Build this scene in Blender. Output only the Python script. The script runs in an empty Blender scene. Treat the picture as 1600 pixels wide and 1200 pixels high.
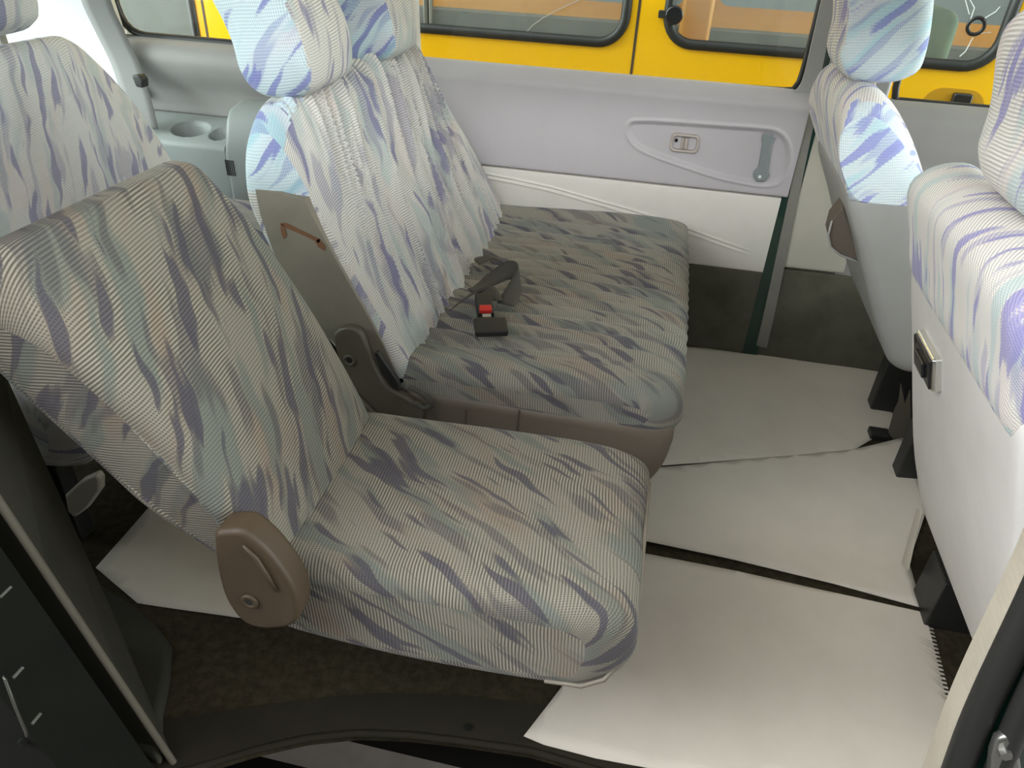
import bpy, bmesh, math
import numpy as np
from mathutils import Vector, Matrix

SC = bpy.context.scene
COL = SC.collection

# ------------------------------------------------------------------ camera
CAM = np.array([0.44592463, -0.62436006, 1.13912654]); FPX = 1145.23
def _basis(p, yw, r):
    p, yw, r = np.radians([p, yw, r])
    d = np.array([-np.sin(yw)*np.cos(p), np.cos(yw)*np.cos(p), -np.sin(p)])
    rt = np.array([np.cos(yw), np.sin(yw), 0.]); up = np.cross(rt, d)
    c, s = np.cos(r), np.sin(r)
    return c*rt + s*up, -s*rt + c*up, d
RT, UP, DV = _basis(33.0887, 10.3221, 3.0397)
cd = bpy.data.cameras.new('camera'); cam = bpy.data.objects.new('camera', cd); COL.objects.link(cam)
cd.sensor_width = 36.0; cd.lens = 36.0*FPX/1600.0; cd.clip_start = 0.02; cd.clip_end = 200
cam.matrix_world = Matrix((( RT[0], UP[0], -DV[0], CAM[0]), (RT[1], UP[1], -DV[1], CAM[1]), (RT[2], UP[2], -DV[2], CAM[2]), (0, 0, 0, 1)))
SC.camera = cam

# ------------------------------------------------------------------ sky and exposure
SC.view_settings.view_transform = 'Standard'
SC.view_settings.look = 'None'
SC.view_settings.gamma = 1.0
SC.view_settings.use_curve_mapping = False
SC.view_settings.exposure = 0.0
# an overcast bright sky: even light from overhead, much brighter low down behind the van, where the yard opens
W_UP, W_SIDE = 1.6, 0.25
W_LOBE, W_POW, W_DIR = 18.0, 6.0, Vector((-0.86, -0.45, 0.24)).normalized()
W_BAND, W_BAND_Z, W_BAND_S, W_BAND_DIR = 50.0, 0.355, 0.05, Vector((0.10, -1.0, 0.0)).normalized()    # a bright strip of sky above the added blocking wall
W_LOBE3, W_POW3, W_DIR3 = 24.0, 12.0, Vector((0.97, 0.15, 0.10)).normalized()
world = bpy.data.worlds.new('sky'); SC.world = world; world.use_nodes = True
wn = world.node_tree.nodes; wl = world.node_tree.links; wn.clear()
wo = wn.new('ShaderNodeOutputWorld'); wb = wn.new('ShaderNodeBackground')
tc = wn.new('ShaderNodeTexCoord')
nm = wn.new('ShaderNodeVectorMath'); nm.operation = 'NORMALIZE'
wl.new(tc.outputs['Generated'], nm.inputs[0])
def wmath(op, a, b, c=0.0):
    q = wn.new('ShaderNodeMath'); q.operation = op
    for i, x in enumerate((a, b, c)):
        if hasattr(x, 'is_output'): wl.new(x, q.inputs[i])
        else: q.inputs[i].default_value = x
    return q.outputs[0]
def wdot(v):
    q = wn.new('ShaderNodeVectorMath'); q.operation = 'DOT_PRODUCT'; q.inputs[1].default_value = v
    wl.new(nm.outputs[0], q.inputs[0]); return wmath('MAXIMUM', q.outputs['Value'], 0.0)
lobe = wmath('MULTIPLY', wmath('POWER', wdot(W_DIR), W_POW), W_LOBE)
upl = wmath('MULTIPLY_ADD', wmath('POWER', wdot((0, 0, 1)), 1.5), W_UP, W_SIDE)
wb.inputs['Color'].default_value = (0.96, 0.98, 1.0, 1)
sepz = wn.new('ShaderNodeSeparateXYZ'); wl.new(nm.outputs[0], sepz.inputs[0])
bz_ = wmath('DIVIDE', wmath('SUBTRACT', sepz.outputs[2], W_BAND_Z), W_BAND_S)
lobe2 = wmath('MULTIPLY', wmath('MULTIPLY', wmath('POWER', 2.71828, wmath('MULTIPLY', wmath('MULTIPLY', bz_, bz_), -1.0)), wmath('POWER', wdot(W_BAND_DIR), 4.0)), W_BAND)
lobe3 = wmath('MULTIPLY', wmath('POWER', wdot(W_DIR3), W_POW3), W_LOBE3)
wl.new(wmath('ADD', wmath('ADD', wmath('ADD', lobe, lobe2), lobe3), upl), wb.inputs['Strength']); wl.new(wb.outputs[0], wo.inputs[0])

# ------------------------------------------------------------------ helpers
def un(u, v, ax, val):
    ray = DV + RT*(u-800)/FPX - UP*(v-600)/FPX
    return CAM + (val-CAM[ax])/ray[ax]*ray

def link(o, parent=None):
    COL.objects.link(o)
    if parent is not None: o.parent = parent
    return o

def thing(name, label, cat, loc=(0, 0, 0), group=None):
    o = bpy.data.objects.new(name, None); o.empty_display_size = 0.05
    COL.objects.link(o); o.location = loc; o['label'] = label; o['category'] = cat
    if group: o['group'] = group
    return o

def tag(o, label, cat, group=None):
    o['label'] = label; o['category'] = cat
    if group: o['group'] = group
    return o

def struct(o):
    o['kind'] = 'structure'; return o

def lab(o, label):
    o['label'] = label; return o

def mesh(name, V, F, mat, parent=None, uv=None, smooth=True, auto=None):
    """V in world space; the object is put in its parent's frame (parents are unrotated Empties or meshes)."""
    V = np.asarray(V, float)
    org = np.zeros(3)
    p = parent
    while p is not None:
        org = org + np.array(p.location); p = p.parent
    if parent is None:
        loc = V.mean(0) if len(V) else np.zeros(3)
        loc = np.array([loc[0], loc[1], V[:, 2].min()])
    else:
        loc = np.zeros(3)
    me = bpy.data.meshes.new(name)
    me.from_pydata([tuple(p) for p in (V-org-loc)], [], [tuple(int(i) for i in f) for f in F])
    me.validate()
    if uv is not None:
        l = me.uv_layers.new(name='UVMap')
        idx = np.empty(len(me.loops), int); me.loops.foreach_get('vertex_index', idx)
        l.data.foreach_set('uv', np.asarray(uv, float)[idx].ravel())
    bm = bmesh.new(); bm.from_mesh(me); bmesh.ops.recalc_face_normals(bm, faces=bm.faces)
    for f in bm.faces: f.smooth = smooth
    if auto is not None:
        for e in bm.edges:
            if len(e.link_faces) == 2 and e.calc_face_angle(0) > math.radians(auto): e.smooth = False
    bm.to_mesh(me); bm.free()
    me.materials.append(mat)
    o = bpy.data.objects.new(name, me)
    link(o, parent); o.location = loc
    return o

class MB:
    def __init__(s): s.v = []; s.f = []
    def add(s, V, F):
        b = len(s.v); s.v += [tuple(p) for p in V]; s.f += [tuple(i+b for i in f) for f in F]; return s
    def box(s, x0, x1, y0, y1, z0, z1):
        V = [(x, y, z) for x in (x0, x1) for y in (y0, y1) for z in (z0, z1)]
        return s.add(V, [(0,1,3,2),(4,6,7,5),(0,4,5,1),(2,3,7,6),(0,2,6,4),(1,5,7,3)])
    def hexa(s, P):      # eight corners: four below, four above
        return s.add(P, [(3,2,1,0),(4,5,6,7),(0,1,5,4),(1,2,6,5),(2,3,7,6),(3,0,4,7)])
    def tube(s, path, r, n=10):
        path = [Vector(p) for p in path]; rs = r if isinstance(r, (list, tuple)) else [r]*len(path)
        V = []; t0 = None
        for i, p in enumerate(path):
            t = (path[min(i+1, len(path)-1)]-path[max(i-1, 0)]).normalized()
            if t0 is None:
                a = t.orthogonal().normalized()
            else:
                a = (a - t*a.dot(t)).normalized()
            t0 = t; b = t.cross(a)
            for k in range(n):
                w = 2*math.pi*k/n; V.append(tuple(p + (a*math.cos(w)+b*math.sin(w))*rs[i]))
        F = [(i*n+k, i*n+(k+1) % n, (i+1)*n+(k+1) % n, (i+1)*n+k) for i in range(len(path)-1) for k in range(n)]
        F += [tuple(range(n-1, -1, -1)), tuple((len(path)-1)*n+k for k in range(n))]
        return s.add(V, F)
    def prism(s, poly, off):
        n = len(poly); off = np.asarray(off, float)
        V = [tuple(np.asarray(p, float)) for p in poly] + [tuple(np.asarray(p, float)+off) for p in poly]
        F = [tuple(range(n-1, -1, -1)), tuple(range(n, 2*n))] + [(i, (i+1) % n, n+(i+1) % n, n+i) for i in range(n)]
        return s.add(V, F)
    def build(s, name, mat, parent=None, smooth=False, auto=35, bevel=0, seg=2):
        o = mesh(name, s.v, s.f, mat, parent, smooth=smooth or bevel > 0, auto=None if bevel else auto)
        if bevel:
            m = o.modifiers.new('bevel', 'BEVEL'); m.width = bevel; m.segments = seg; m.limit_method = 'ANGLE'; m.angle_limit = math.radians(40)
            m.harden_normals = False
            w = o.modifiers.new('wn', 'WEIGHTED_NORMAL'); w.keep_sharp = False
        return o

def catmull(pts, n, closed=True):
    P = np.asarray(pts, float); m = len(P); out = []
    rng = m if closed else m-1
    for i in range(rng):
        if closed: a, b, c, d = P[(i-1) % m], P[i], P[(i+1) % m], P[(i+2) % m]
        else: a, b, c, d = P[max(i-1, 0)], P[i], P[i+1], P[min(i+2, m-1)]
        for t in np.linspace(0, 1, 16, endpoint=False):
            out.append(0.5*((2*b)+(-a+c)*t+(2*a-5*b+4*c-d)*t*t+(-a+3*b-3*c+d)*t**3))
    if not closed: out.append(P[-1])
    Q = np.array(out)
    if closed: Q = np.vstack([Q, Q[:1]])
    L = np.concatenate([[0], np.cumsum(np.linalg.norm(np.diff(Q, axis=0), axis=1))])
    T = np.linspace(0, L[-1], n, endpoint=not closed)
    return np.stack([np.interp(T, L, Q[:, k]) for k in range(P.shape[1])], 1), T

def _h(ix, iy, seed):
    x = (ix*374761393 + iy*668265263 + seed*974711) & 0x7fffffff
    x = ((x ^ (x >> 13))*1274126177) & 0x7fffffff
    return ((x ^ (x >> 16)) & 0xffff)/65535.0
def vnoise(x, y, seed=0):
    x = np.asarray(x, float); y = np.asarray(y, float)
    ix = np.floor(x).astype(np.int64); iy = np.floor(y).astype(np.int64)
    fx = x-ix; fy = y-iy; fx = fx*fx*(3-2*fx); fy = fy*fy*(3-2*fy)
    a = _h(ix, iy, seed); b = _h(ix+1, iy, seed); c = _h(ix, iy+1, seed); d = _h(ix+1, iy+1, seed)
    return (a*(1-fx)+b*fx)*(1-fy)+(c*(1-fx)+d*fx)*fy
def sstep(a, b, x):
    t = np.clip((x-a)/(b-a), 0, 1); return t*t*(3-2*t)
def arc_in(dist, R):
    """how far a rounded corner of radius R pulls in at this distance from the end"""
    q = np.clip(1-dist/R, 0, 1); return R*(1-np.sqrt(1-q*q))

def loft(name, prof, y0, y1, r, mat, parent=None, n=96, nmid=24, ne=6, post=None, uvrot=0.0, uvoff=(0, 0), capuv=(0, 0), mat2=None, sel=None, flat=False, seat=False):
    """a stuffed shape: a closed side profile (x, z) carried across the width y0..y1 with rounded ends"""
    P, S = catmull(prof, n)
    t = np.roll(P, -1, 0)-np.roll(P, 1, 0); t /= np.linalg.norm(t, axis=1)[:, None]+1e-12
    N = np.stack([t[:, 1], -t[:, 0]], 1)
    area = 0.5*np.sum(P[:, 0]*np.roll(P[:, 1], -1)-np.roll(P[:, 0], -1)*P[:, 1])
    if area < 0: N = -N
    # profile levels from the full outline inwards, smoothed as they shrink so that they never cross themselves
    ths = [k/ne*math.pi/2 for k in range(ne+1)]; ins = [r-r*math.sin(t_) for t_ in ths]
    lev = {ne: P.copy()}; cur = P.copy()
    for k in range(ne-1, -1, -1):
        sub = 6; dd = (ins[k]-ins[k+1])/sub
        for _ in range(sub):
            tt = np.roll(cur, -2, 0)-np.roll(cur, 2, 0); tt /= np.linalg.norm(tt, axis=1)[:, None]+1e-12
            nn = np.stack([tt[:, 1], -tt[:, 0]], 1)*(1 if area >= 0 else -1)
            cur = cur-nn*dd; cur = cur*.5+.25*(np.roll(cur, 1, 0)+np.roll(cur, -1, 0))
        lev[k] = cur.copy()
    st = []; lv = []
    for k in range(ne): st.append((y0+r-r*math.cos(ths[k]), 0, y0+r-(math.pi/2-ths[k])*r)); lv.append(lev[k])
    for y in np.linspace(y0+r, y1-r, nmid+1): st.append((y, 0.0, y)); lv.append(P)
    for k in range(ne-1, -1, -1): st.append((y1-r+r*math.cos(ths[k]), 0, y1-r+(math.pi/2-ths[k])*r)); lv.append(lev[k])
    st = np.array(st); ny = len(st); lv = np.array(lv)
    V = np.zeros((ny, n, 3)); NV = np.zeros((ny, n, 3))
    V[:, :, 0] = lv[:, :, 0]; V[:, :, 2] = lv[:, :, 1]; V[:, :, 1] = st[:, 0:1]
    NV[:, :, 0] = N[:, 0]; NV[:, :, 2] = N[:, 1]
    U = np.repeat(st[:, 2:3], n, 1); SS = np.repeat(S[None, :], ny, 0)
    if post is not None: V = post(V, NV, U, SS)
    verts = list(V.reshape(-1, 3)); uv = list(np.stack([U, SS], 2).reshape(-1, 2))
    # seam column so the texture does not run backwards across the join
    F = []
    perim = S[-1]+np.linalg.norm(P[0]-P[-1])
    base = len(verts)
    for j in range(ny):
        verts.append(V[j, 0]); uv.append((U[j, 0], perim))
    ends = {}
    lo_, hi_ = (ne, ny-1-ne) if flat else (0, ny-1)
    capw = (lambda p, j0: (p[2]+capuv[0], -p[0]+capuv[1])) if seat else (lambda p, j0: (p[0]+capuv[0]+j0*0.37, p[2]+capuv[1]))
    for js in () if not flat else (range(0, ne+1), range(ny-1-ne, ny)):      # the rounded ends carry the cloth flat, as sewn-in side panels do
        for j in js:
            ends[j, js[0]] = len(verts); verts += list(V[j]); uv += [capw(p, js[0]) for p in V[j]]
        for j in list(js)[:-1]:
            b0, b1 = ends[j, js[0]], ends[j+1, js[0]]
            F += [(b0+i, b0+(i+1) % n, b1+(i+1) % n, b1+i) for i in range(n)]
    for j in range(lo_, hi_):
        for i in range(n):
            a = j*n+i; d = (j+1)*n+i
            b = j*n+i+1 if i < n-1 else base+j
            c = (j+1)*n+i+1 if i < n-1 else base+j+1
            F.append((a, b, c, d))
    for j in (0, ny-1):
        b = len(verts); ring = V[j]
        verts += list(ring); uv += [capw(p, 0 if j == 0 else ny-1-ne) for p in ring]
        F.append(tuple(range(b, b+n)))
    uv = np.array(uv); c, s = math.cos(uvrot), math.sin(uvrot)
    uv = np.stack([uv[:, 0]*c-uv[:, 1]*s+uvoff[0], uv[:, 0]*s+uv[:, 1]*c+uvoff[1]], 1)
    verts = np.array(verts)
    o = mesh_loft(name, verts, F, mat, parent, uv)
    if mat2 is not None:
        o.data.materials.append(mat2); org = np.zeros(3); p = parent
        while p is not None: org = org+np.array(p.location); p = p.parent
        org = org+np.array(o.location)
        for pl in o.data.polygons:
            if sel(np.array(pl.center)+org, pl.normal): pl.material_index = 1
    return o

def mesh_loft(name, V, F, mat, parent, uv):
    """like mesh(), and welds the doubled seam and cap rims so the shading is smooth across them"""
    org = np.zeros(3); p = parent
    while p is not None: org = org+np.array(p.location); p = p.parent
    loc = np.zeros(3) if parent is not None else np.array([V[:, 0].mean(), V[:, 1].mean(), V[:, 2].min()])
    me = bpy.data.meshes.new(name)
    me.from_pydata([tuple(q) for q in (V-org-loc)], [], [tuple(int(i) for i in f) for f in F])
    l = me.uv_layers.new(name='UVMap')
    idx = np.empty(len(me.loops), int); me.loops.foreach_get('vertex_index', idx)
    l.data.foreach_set('uv', uv[idx].ravel())
    bm = bmesh.new(); bm.from_mesh(me)
    bmesh.ops.remove_doubles(bm, verts=bm.verts, dist=1e-6)
    bmesh.ops.recalc_face_normals(bm, faces=bm.faces)
    for f in bm.faces: f.smooth = len(f.verts) <= 4
    bmesh.ops.triangulate(bm, faces=[f for f in bm.faces if len(f.verts) > 4], ngon_method='EAR_CLIP')
    bm.to_mesh(me); bm.free(); me.materials.append(mat)
    o = bpy.data.objects.new(name, me); link(o, parent); o.location = loc
    return o

def sheet(name, fn, nu, nv, mat, parent=None, thick=0.0, uvs=(1, 1)):
    """a grid surface fn(s,t)->xyz over the unit square, optionally thickened"""
    s = np.linspace(0, 1, nu); t = np.linspace(0, 1, nv)
    Sg, Tg = np.meshgrid(s, t, indexing='ij')
    V = fn(Sg, Tg).reshape(-1, 3)
    F = [(i*nv+j, (i+1)*nv+j, (i+1)*nv+j+1, i*nv+j+1) for i in range(nu-1) for j in range(nv-1)]
    o = mesh(name, V, F, mat, parent, uv=np.stack([Sg.ravel()*uvs[0], Tg.ravel()*uvs[1]], 1))
    if thick:
        m = o.modifiers.new('solid', 'SOLIDIFY'); m.thickness = thick; m.offset = 0
    return o

def ribbon(name, path, across, width, mat, parent=None, n=40, thick=0.0016):
    """webbing: a centre line with a width direction at each of its points"""
    P, _ = catmull(path, n, closed=False); A, _ = catmull(across, n, closed=False)
    A /= np.linalg.norm(A, axis=1)[:, None]
    k = np.linspace(-.5, .5, 5)
    V = (P[:, None, :]+A[:, None, :]*k[None, :, None]*width).reshape(-1, 3)
    F = [(i*5+j, (i+1)*5+j, (i+1)*5+j+1, i*5+j+1) for i in range(n-1) for j in range(4)]
    L = np.concatenate([[0], np.cumsum(np.linalg.norm(np.diff(P, axis=0), axis=1))])
    uv = np.stack([np.repeat(L, 5), np.tile(k*width, n)], 1)
    o = mesh(name, V, F, mat, parent, uv=uv)
    m = o.modifiers.new('solid', 'SOLIDIFY'); m.thickness = thick; m.offset = 0
    return o

# ------------------------------------------------------------------ materials
class NT:
    def __init__(s, name):
        s.m = bpy.data.materials.new(name); s.m.use_nodes = True; s.t = s.m.node_tree; s.t.nodes.clear()
        s.o = s.n('ShaderNodeOutputMaterial'); s.b = s.n('ShaderNodeBsdfPrincipled'); s.l(s.b.outputs[0], s.o.inputs[0])
    def n(s, k, **kw):
        q = s.t.nodes.new(k)
        for a, b in kw.items(): setattr(q, a, b)
        return q
    def l(s, a, b): s.t.links.new(a, b)
    def val(s, x, sock):
        if hasattr(x, 'is_output'): s.l(x, sock)
        else: sock.default_value = x
    def math(s, op, a, b=0.0, c=0.0):
        q = s.n('ShaderNodeMath', operation=op)
        for i, x in enumerate((a, b, c)): s.val(x, q.inputs[i])
        return q.outputs[0]
    def noise(s, vec, scale, detail=2, rough=.5, dist=0):
        q = s.n('ShaderNodeTexNoise'); q.inputs['Scale'].default_value = scale; q.inputs['Detail'].default_value = detail
        q.inputs['Roughness'].default_value = rough; q.inputs['Distortion'].default_value = dist
        if vec is not None: s.l(vec, q.inputs['Vector'])
        return q.outputs['Fac']
    def ramp(s, x, a, b):
        q = s.n('ShaderNodeMapRange', interpolation_type='SMOOTHSTEP'); s.l(x, q.inputs[0]); q.inputs[1].default_value = a; q.inputs[2].default_value = b
        return q.outputs[0]
    def mix(s, f, a, b):
        q = s.n('ShaderNodeMix', data_type='RGBA'); s.val(f, q.inputs[0]); s.val(a, q.inputs[6]); s.val(b, q.inputs[7]); return q.outputs[2]
    def comb(s, x, y, z=0.0):
        q = s.n('ShaderNodeCombineXYZ'); s.val(x, q.inputs[0]); s.val(y, q.inputs[1]); s.val(z, q.inputs[2]); return q.outputs[0]
    def bump(s, h, strength, dist):
        q = s.n('ShaderNodeBump'); q.inputs['Strength'].default_value = strength; q.inputs['Distance'].default_value = dist
        s.l(h, q.inputs['Height']); s.l(q.outputs[0], s.b.inputs['Normal'])

def c4(r, g, b): return (r, g, b, 1.0)
def srgb(r, g, b):
    f = lambda v: (v/255/12.92 if v/255 <= .04045 else ((v/255+.055)/1.055)**2.4)
    return (f(r), f(g), f(b), 1.0)

def plain(name, col, rough=.6, metal=0.0, grain=0.0, gscale=300, var=0.0, spec=.5, coat=0.0):
    k = NT(name); b = k.b
    b.inputs['Roughness'].default_value = rough; b.inputs['Metallic'].default_value = metal; b.inputs['Specular IOR Level'].default_value = spec
    b.inputs['Coat Weight'].default_value = coat; b.inputs['Coat Roughness'].default_value = 0.05
    t = k.n('ShaderNodeTexCoord').outputs['Object']
    if var:
        f = k.noise(t, 9, 4, .6); dark = tuple(x*(1-var) for x in col[:3])+(1,)
        k.l(k.mix(k.ramp(f, .35, .7), col, dark), b.inputs['Base Color'])
    else: b.inputs['Base Color'].default_value = col
    if grain: k.bump(k.noise(t, gscale, 2), grain, .001)
    return k.m

def fabric(name, light, gap, dark, teal, rust, phi=0.0, dens=0.0, cross=False, pitch=.0046, slant=.12):
    """jacquard upholstery: fine ribs across the cloth, dark flame streaks at the angle phi, faint teal and rust threads"""
    k = NT(name); uvn = k.n('ShaderNodeUVMap').outputs[0]
    sx = k.n('ShaderNodeSeparateXYZ'); k.l(uvn, sx.inputs[0]); u, v = sx.outputs[0], sx.outputs[1]
    tau = 2*math.pi
    wv = k.noise(k.comb(k.math('MULTIPLY', u, 14), k.math('MULTIPLY', v, 14)), 1.0, 1)
    rib = k.math('SINE', k.math('ADD', k.math('MULTIPLY_ADD', v, tau/pitch, k.math('MULTIPLY', wv, 9.0)), k.math('MULTIPLY', u, -tau/pitch*slant)))
    dot = k.math('SINE', k.math('ADD', k.math('MULTIPLY', u, tau/.0032), k.math('MULTIPLY', v, tau/.013)))
    c_, s_ = math.cos(phi), math.sin(phi)
    p = k.math('SUBTRACT', k.math('MULTIPLY', u, c_), k.math('MULTIPLY', v, s_))
    q = k.math('ADD', k.math('MULTIPLY', u, s_), k.math('MULTIPLY', v, c_))
    wob = k.noise(k.comb(k.math('MULTIPLY', p, 8), k.math('MULTIPLY', q, 7)), 1.0, 2)
    pp = k.math('ADD', p, k.math('MULTIPLY', k.math('SUBTRACT', wob, .5), .05))
    def streak(fx, fy, ox, oy, det=1.5):
        return k.noise(k.comb(k.math('MULTIPLY_ADD', pp, fx, ox), k.math('MULTIPLY_ADD', q, fy, oy)), 1.0, det, .45)
    jag = k.math('MULTIPLY_ADD', dot, .010, k.math('MULTIPLY', rib, .016))
    n1 = k.math('ADD', streak(46, 6.2, 0, 0), jag)
    n2 = k.math('ADD', streak(40, 5.5, 31.7, 5.1), jag)
    n3 = k.math('ADD', streak(30, 4.5, 7.3, 51.), jag); n4 = streak(18, 5.0, 77.3, 13.)
    patchy = k.ramp(streak(16, 7.0, 3.3, 91.), .42, .58)          # where the weave turns from ribs to a honeycomb
    s1 = k.ramp(n1, .582-dens, .612-dens); s2 = k.ramp(n2, .56, .62); tl = k.ramp(n3, .53, .63); rs = k.ramp(n4, .50, .70)
    dotm = k.math('MULTIPLY_ADD', dot, .5, .5); ribm = k.math('MULTIPLY_ADD', rib, .5, .5)
    honey = k.math('MAXIMUM', k.math('MULTIPLY', ribm, .75), k.math('MULTIPLY', dotm, .85))
    w = k.math('ADD', k.math('MULTIPLY', ribm, k.math('SUBTRACT', 1.0, k.math('MULTIPLY', patchy, .75))), k.math('MULTIPLY', honey, k.math('MULTIPLY', patchy, .75)))
    if cross: w = honey
    base = k.mix(w, gap, light)
    base = k.mix(k.math('MULTIPLY', rs, k.math('MULTIPLY_ADD', ribm, -.30, .50)), base, rust)
    base = k.mix(k.math('MULTIPLY', tl, k.math('MULTIPLY_ADD', dotm, .45, .30)), base, teal)
    half = tuple(.62*a+.38*b for a, b in zip(dark, gap))
    base = k.mix(k.math('MULTIPLY', s2, k.math('MULTIPLY_ADD', w, -.5, .85)), base, half)
    base = k.mix(k.math('MULTIPLY', s1, k.math('MULTIPLY_ADD', w, -.18, .92)), base, dark)
    k.l(base, k.b.inputs['Base Color'])
    k.b.inputs['Roughness'].default_value = .95; k.b.inputs['Specular IOR Level'].default_value = .15
    k.b.inputs['Sheen Weight'].default_value = .12
    k.bump(k.math('MULTIPLY_ADD', dot, .25, rib), .3, .0006)
    return k.m

M = {}
G1 = (srgb(164, 159, 145), srgb(84, 80, 70), srgb(76, 73, 82), srgb(98, 110, 104), srgb(128, 102, 84))          # worn and soiled, with the near seat's shade also in the colour
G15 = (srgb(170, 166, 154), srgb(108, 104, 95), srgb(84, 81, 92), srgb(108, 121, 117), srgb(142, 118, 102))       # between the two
G2 = (srgb(214, 211, 204), srgb(156, 153, 148), srgb(116, 113, 142), srgb(156, 172, 170), srgb(188, 170, 160))       # cleaner, with the stronger light on these seats also in the colour
G3 = (srgb(238, 240, 241), srgb(206, 208, 210), srgb(146, 146, 182), srgb(184, 202, 206), srgb(222, 210, 208))       # lightest: haze and light over the rear bench put into the cloth
M['cloth'] = fabric('striped jacquard soiled shaded', *G1, phi=.52)
M['cloth_seat'] = fabric('striped jacquard cushion soiled shaded', *G1, phi=math.radians(33), slant=.05)
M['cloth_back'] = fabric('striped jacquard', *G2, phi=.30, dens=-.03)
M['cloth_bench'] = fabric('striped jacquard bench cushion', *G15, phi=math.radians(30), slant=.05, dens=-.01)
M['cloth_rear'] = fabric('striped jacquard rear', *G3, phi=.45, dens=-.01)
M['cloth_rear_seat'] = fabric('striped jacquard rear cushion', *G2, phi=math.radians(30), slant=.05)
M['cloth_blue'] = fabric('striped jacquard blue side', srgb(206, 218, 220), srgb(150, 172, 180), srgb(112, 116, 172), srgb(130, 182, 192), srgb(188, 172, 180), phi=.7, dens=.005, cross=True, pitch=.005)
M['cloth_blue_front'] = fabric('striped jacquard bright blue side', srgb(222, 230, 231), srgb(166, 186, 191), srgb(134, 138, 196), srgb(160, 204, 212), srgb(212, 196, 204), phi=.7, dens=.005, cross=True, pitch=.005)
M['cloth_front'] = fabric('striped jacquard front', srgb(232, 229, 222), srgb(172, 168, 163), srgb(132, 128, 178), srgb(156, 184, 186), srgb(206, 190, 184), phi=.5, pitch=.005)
M['vinyl_brown'] = plain('brown grey vinyl', srgb(112, 102, 90), .55, grain=.2, gscale=500, var=.12)
M['vinyl_taupe'] = plain('taupe vinyl side', srgb(128, 121, 108), .55, grain=.2, gscale=500, var=.15)
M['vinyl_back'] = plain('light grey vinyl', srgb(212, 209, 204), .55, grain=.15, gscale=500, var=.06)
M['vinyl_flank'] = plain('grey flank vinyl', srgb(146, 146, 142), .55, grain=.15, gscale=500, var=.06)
M['pocket_in'] = plain('brown pocket lining', srgb(88, 80, 70), .9)
M['hinge'] = plain('brown plastic', srgb(78, 64, 47), .55, grain=.1, gscale=200, var=.18)
M['hinge_dark'] = plain('olive brown metal', srgb(96, 90, 76), .45, grain=.1, gscale=200, var=.25)
M['rust'] = plain('torn rust edge', srgb(112, 76, 50), .8)
M['black'] = plain('black plastic', srgb(38, 38, 36), .45, grain=.1)
M['black_gloss'] = plain('glossy black', srgb(30, 30, 32), .15)
M['chrome'] = plain('chrome', (.75, .75, .72, 1), .18, metal=1)
M['red'] = plain('red plastic', srgb(205, 45, 40), .35)
M['web'] = plain('dark webbing', srgb(76, 73, 66), .8, grain=.3, gscale=900)
M['web_grey'] = plain('pale grey webbing', srgb(132, 132, 130), .75, grain=.3, gscale=900)
M['lilac'] = plain('lilac grey door plastic', srgb(178, 174, 176), .5, grain=.12, gscale=700, var=.03)
M['beige'] = plain('beige vinyl', srgb(220, 216, 207), .6, grain=.2, gscale=450, var=.05)
M['beige_p'] = plain('beige pillar plastic', srgb(190, 186, 172), .55, grain=.1, gscale=500, var=.05)
M['white_p'] = plain('white pillar plastic', srgb(216, 220, 220), .5)
M['flange'] = plain('dirty beige flange', srgb(164, 156, 140), .7, var=.15)
M['low_shade'] = plain('dark olive lower shade', srgb(98, 96, 84), 1.0, grain=.4, gscale=260, var=.25, spec=.1)  # shade low on the far door and pillar, put into the colour
M['strip'] = plain('grey pillar strip', srgb(132, 130, 122), .7, var=.15)
M['grey_p'] = plain('grey trim plastic', srgb(172, 172, 170), .5, grain=.1, gscale=500, var=.04)
M['quarter'] = plain('grey quarter trim', srgb(142, 140, 137), .6, grain=.15, gscale=600, var=.05)
M['armrest'] = plain('pale grey green plastic', srgb(142, 148, 146), .5, grain=.08, gscale=600)
M['pull'] = plain('blue grey strap', srgb(122, 130, 130), .5)
M['bezel'] = plain('beige grey plastic', srgb(168, 158, 150), .4)
M['paint_green'] = plain('dark green paint', srgb(16, 52, 44), .3, coat=.6)
M['jamb'] = plain('dark door jamb', srgb(22, 24, 19), .85, spec=.12, grain=.1, var=.2)
M['trim_dark'] = plain('dark olive trim', srgb(54, 53, 45), .8, spec=.15, grain=.25, gscale=350, var=.15)
M['seal_old'] = plain('dusty weatherstrip', srgb(88, 83, 71), .8, var=.2)
M['seal'] = plain('black rubber seal', srgb(34, 34, 32), .5, grain=.2, gscale=120)
M['sill_plastic'] = plain('black step plastic', srgb(20, 19, 15), .85, spec=.12, var=.2)
M['sill_plate'] = plain('dark olive scuff plate', srgb(44, 41, 32), .85, spec=.12, var=.15)
M['paper'] = plain('white floor paper', srgb(212, 204, 191), .8, grain=.05, gscale=60, var=.05)
M['steel'] = plain('dull steel', srgb(150, 150, 145), .35, metal=.9)
M['steel_dull'] = plain('grimy steel', srgb(92, 92, 84), .5, metal=.6)
M['yellow'] = plain('yellow bus paint', srgb(250, 190, 10), .22, coat=.5)
M['orange'] = plain('orange yellow bus paint', srgb(245, 165, 30), .4)
M['bus_dark'] = plain('dark bus interior', srgb(96, 92, 88), .8, var=.25)
M['bus_green'] = plain('green seat cover', srgb(86, 110, 84), .9, var=.4)
M['block_wall'] = plain('added blocking wall', srgb(96, 92, 86), .9, var=.2)
M['white_wall'] = plain('whitewashed wall', srgb(235, 236, 236), .9)
M['ground'] = plain('grey concrete', srgb(150, 146, 140), .9, var=.2)
M['roof'] = plain('pale headliner', srgb(222, 220, 216), .9)
M['lever'] = plain('pale lever plastic', srgb(178, 172, 158), .5)

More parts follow.
